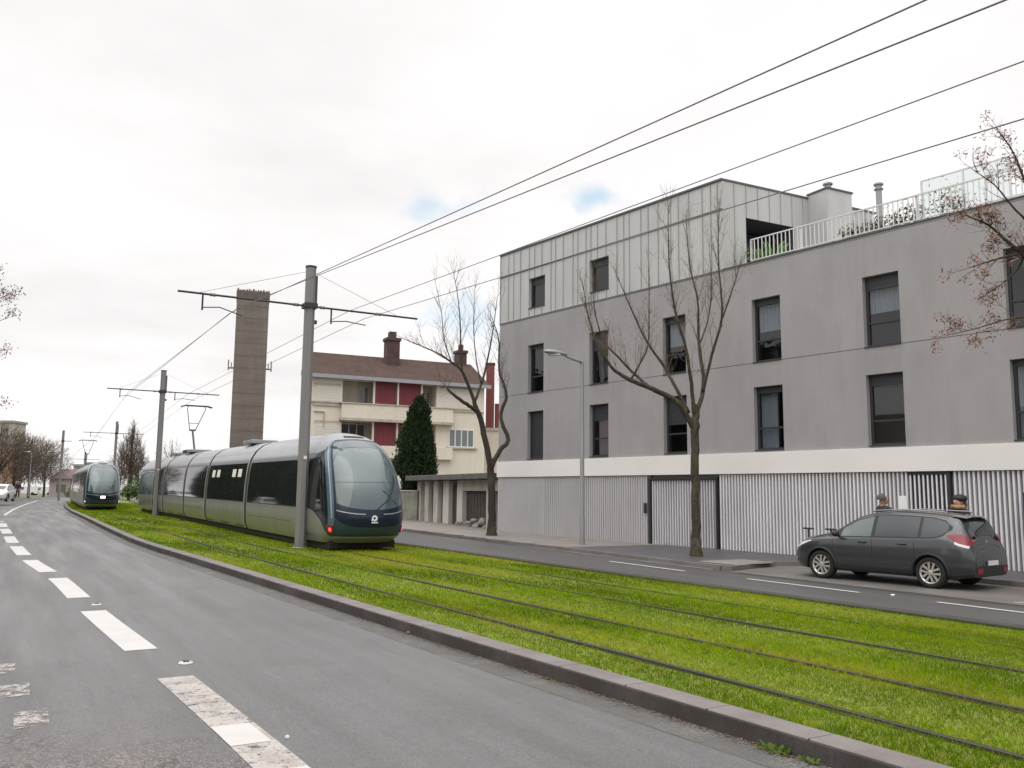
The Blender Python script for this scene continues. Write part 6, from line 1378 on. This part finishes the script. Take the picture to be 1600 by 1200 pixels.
        for hh in holes: p = MB(); p.add([(hh[0], .12, hh[2]), (hh[1], .12, hh[2]), (hh[1], .12, hh[3]), (hh[0], .12, hh[3])], [(0, 1, 2, 3)]); p.build('window', M['dark_glass'], r)
        b = MB(); b.add([(-.4, -.4, h), (L+.4, -.4, h), (L+.4, 8.4, h), (-.4, 8.4, h), (-.4, 4, h+2.4), (L+.4, 4, h+2.4)], [(0, 1, 5, 4), (2, 3, 4, 5), (0, 4, 3), (1, 2, 5)]); b.build('roof', M['tile'], r)
background()

# ================================================================== SMALL THINGS ON THE GROUND
def small():
    q = random.Random(2)
    def weed(t, lab, n, s):
        P = TN(t, kerb_n(t)-.09, -.135); r = empty('weed', P); tag(r, lab, 'weed', 'weeds growing at the foot of the kerb'); b = MB()
        for i in range(n):
            a = q.uniform(0, 6.28); d = Vector((math.cos(a), math.sin(a), q.uniform(.25, 1.2))).normalized()*s*q.uniform(.4, 1.1); o = d.orthogonal().normalized()*s*.16; c = Vector((q.gauss(0, s*.45), q.gauss(0, s*.25), 0)); 
            c2 = EV*c.x+NV*c.y*.5
            b.add([c2, c2+d*.55+o, c2+d, c2+d*.55-o], [(0, 1, 2, 3)])
        b.build('leaves', M['weed'], r, fix=False)
    weed(4.75, 'leafy green weed at the kerb foot, lowest in the frame', 60, .10); weed(4.45, 'bright flat weed on the gutter beside the lowest leafy one', 26, .07); weed(7.6, 'small weed tuft at the kerb foot further up the road', 18, .05)
    b = MB()
    for i in range(1500):
        t = 3.2+abs(q.gauss(0, 6)); t = t if q.random() < .75 else q.choice((4.8, 5.6, 7.2, 9.6))+q.gauss(0, .35); n = kerb_n(t)-.055-abs(q.gauss(0, .055)); c = TN(t, n, -.13+rise(t)); a = q.uniform(0, 6.28); L = q.uniform(.004, .018)
        d = Vector((math.cos(a), math.sin(a), q.uniform(-.1, .4)))*L; o = Vector((-math.sin(a), math.cos(a), .2))*L*.5; b.add([c-d, c+o, c+d, c-o], [(0, 1, 2, 3)])
    tag(b.build('leaf_litter', M['litter'], fix=False), 'dark leaf litter and grit along the foot of the kerb', 'leaf litter', kind='stuff')
    for px, py, lab in ((151, 945, 'white road stud between the second and third white dashes'), (290, 1036, 'white road stud just above the worn nearest white dash'), (449, 1153, 'tiny pale chip lying beside the worn nearest dash')):
        P = ground(px, py, -.137); s = .8 if py < 1100 else .2; r = empty('road_stud', P, TRK); tag(r, lab, 'road stud'); m = MB(); m.lathe([(.10*s, 0), (.09*s, .012), (.05*s, .02), (0, .02)], (0, 0, 0), (0, 0, 1), 14); m.build('stud_base', M['paint'], r, smooth=True)
        if s > .5: m = MB(); m.bx(-.045, .045, -.03, .03, .018, .026); m.build('reflector', M['dark_metal'], r)
    for px, py, lab in ((1395, 931, 'crumpled white paper scrap on the right road beside the rear wheel'), (640, 990, 'pale pebble lying by the kerb in the middle of the left road')):
        P = ground(px, py, -.20 if px > 1000 else -.135); m = MB(); m.ell((0, 0, .015), (.045, .03, .02), 7, 5); o = m.build('litter', M['paper' if px > 1000 else 'pave'], loc=P); tag(o, lab, 'litter')
small()
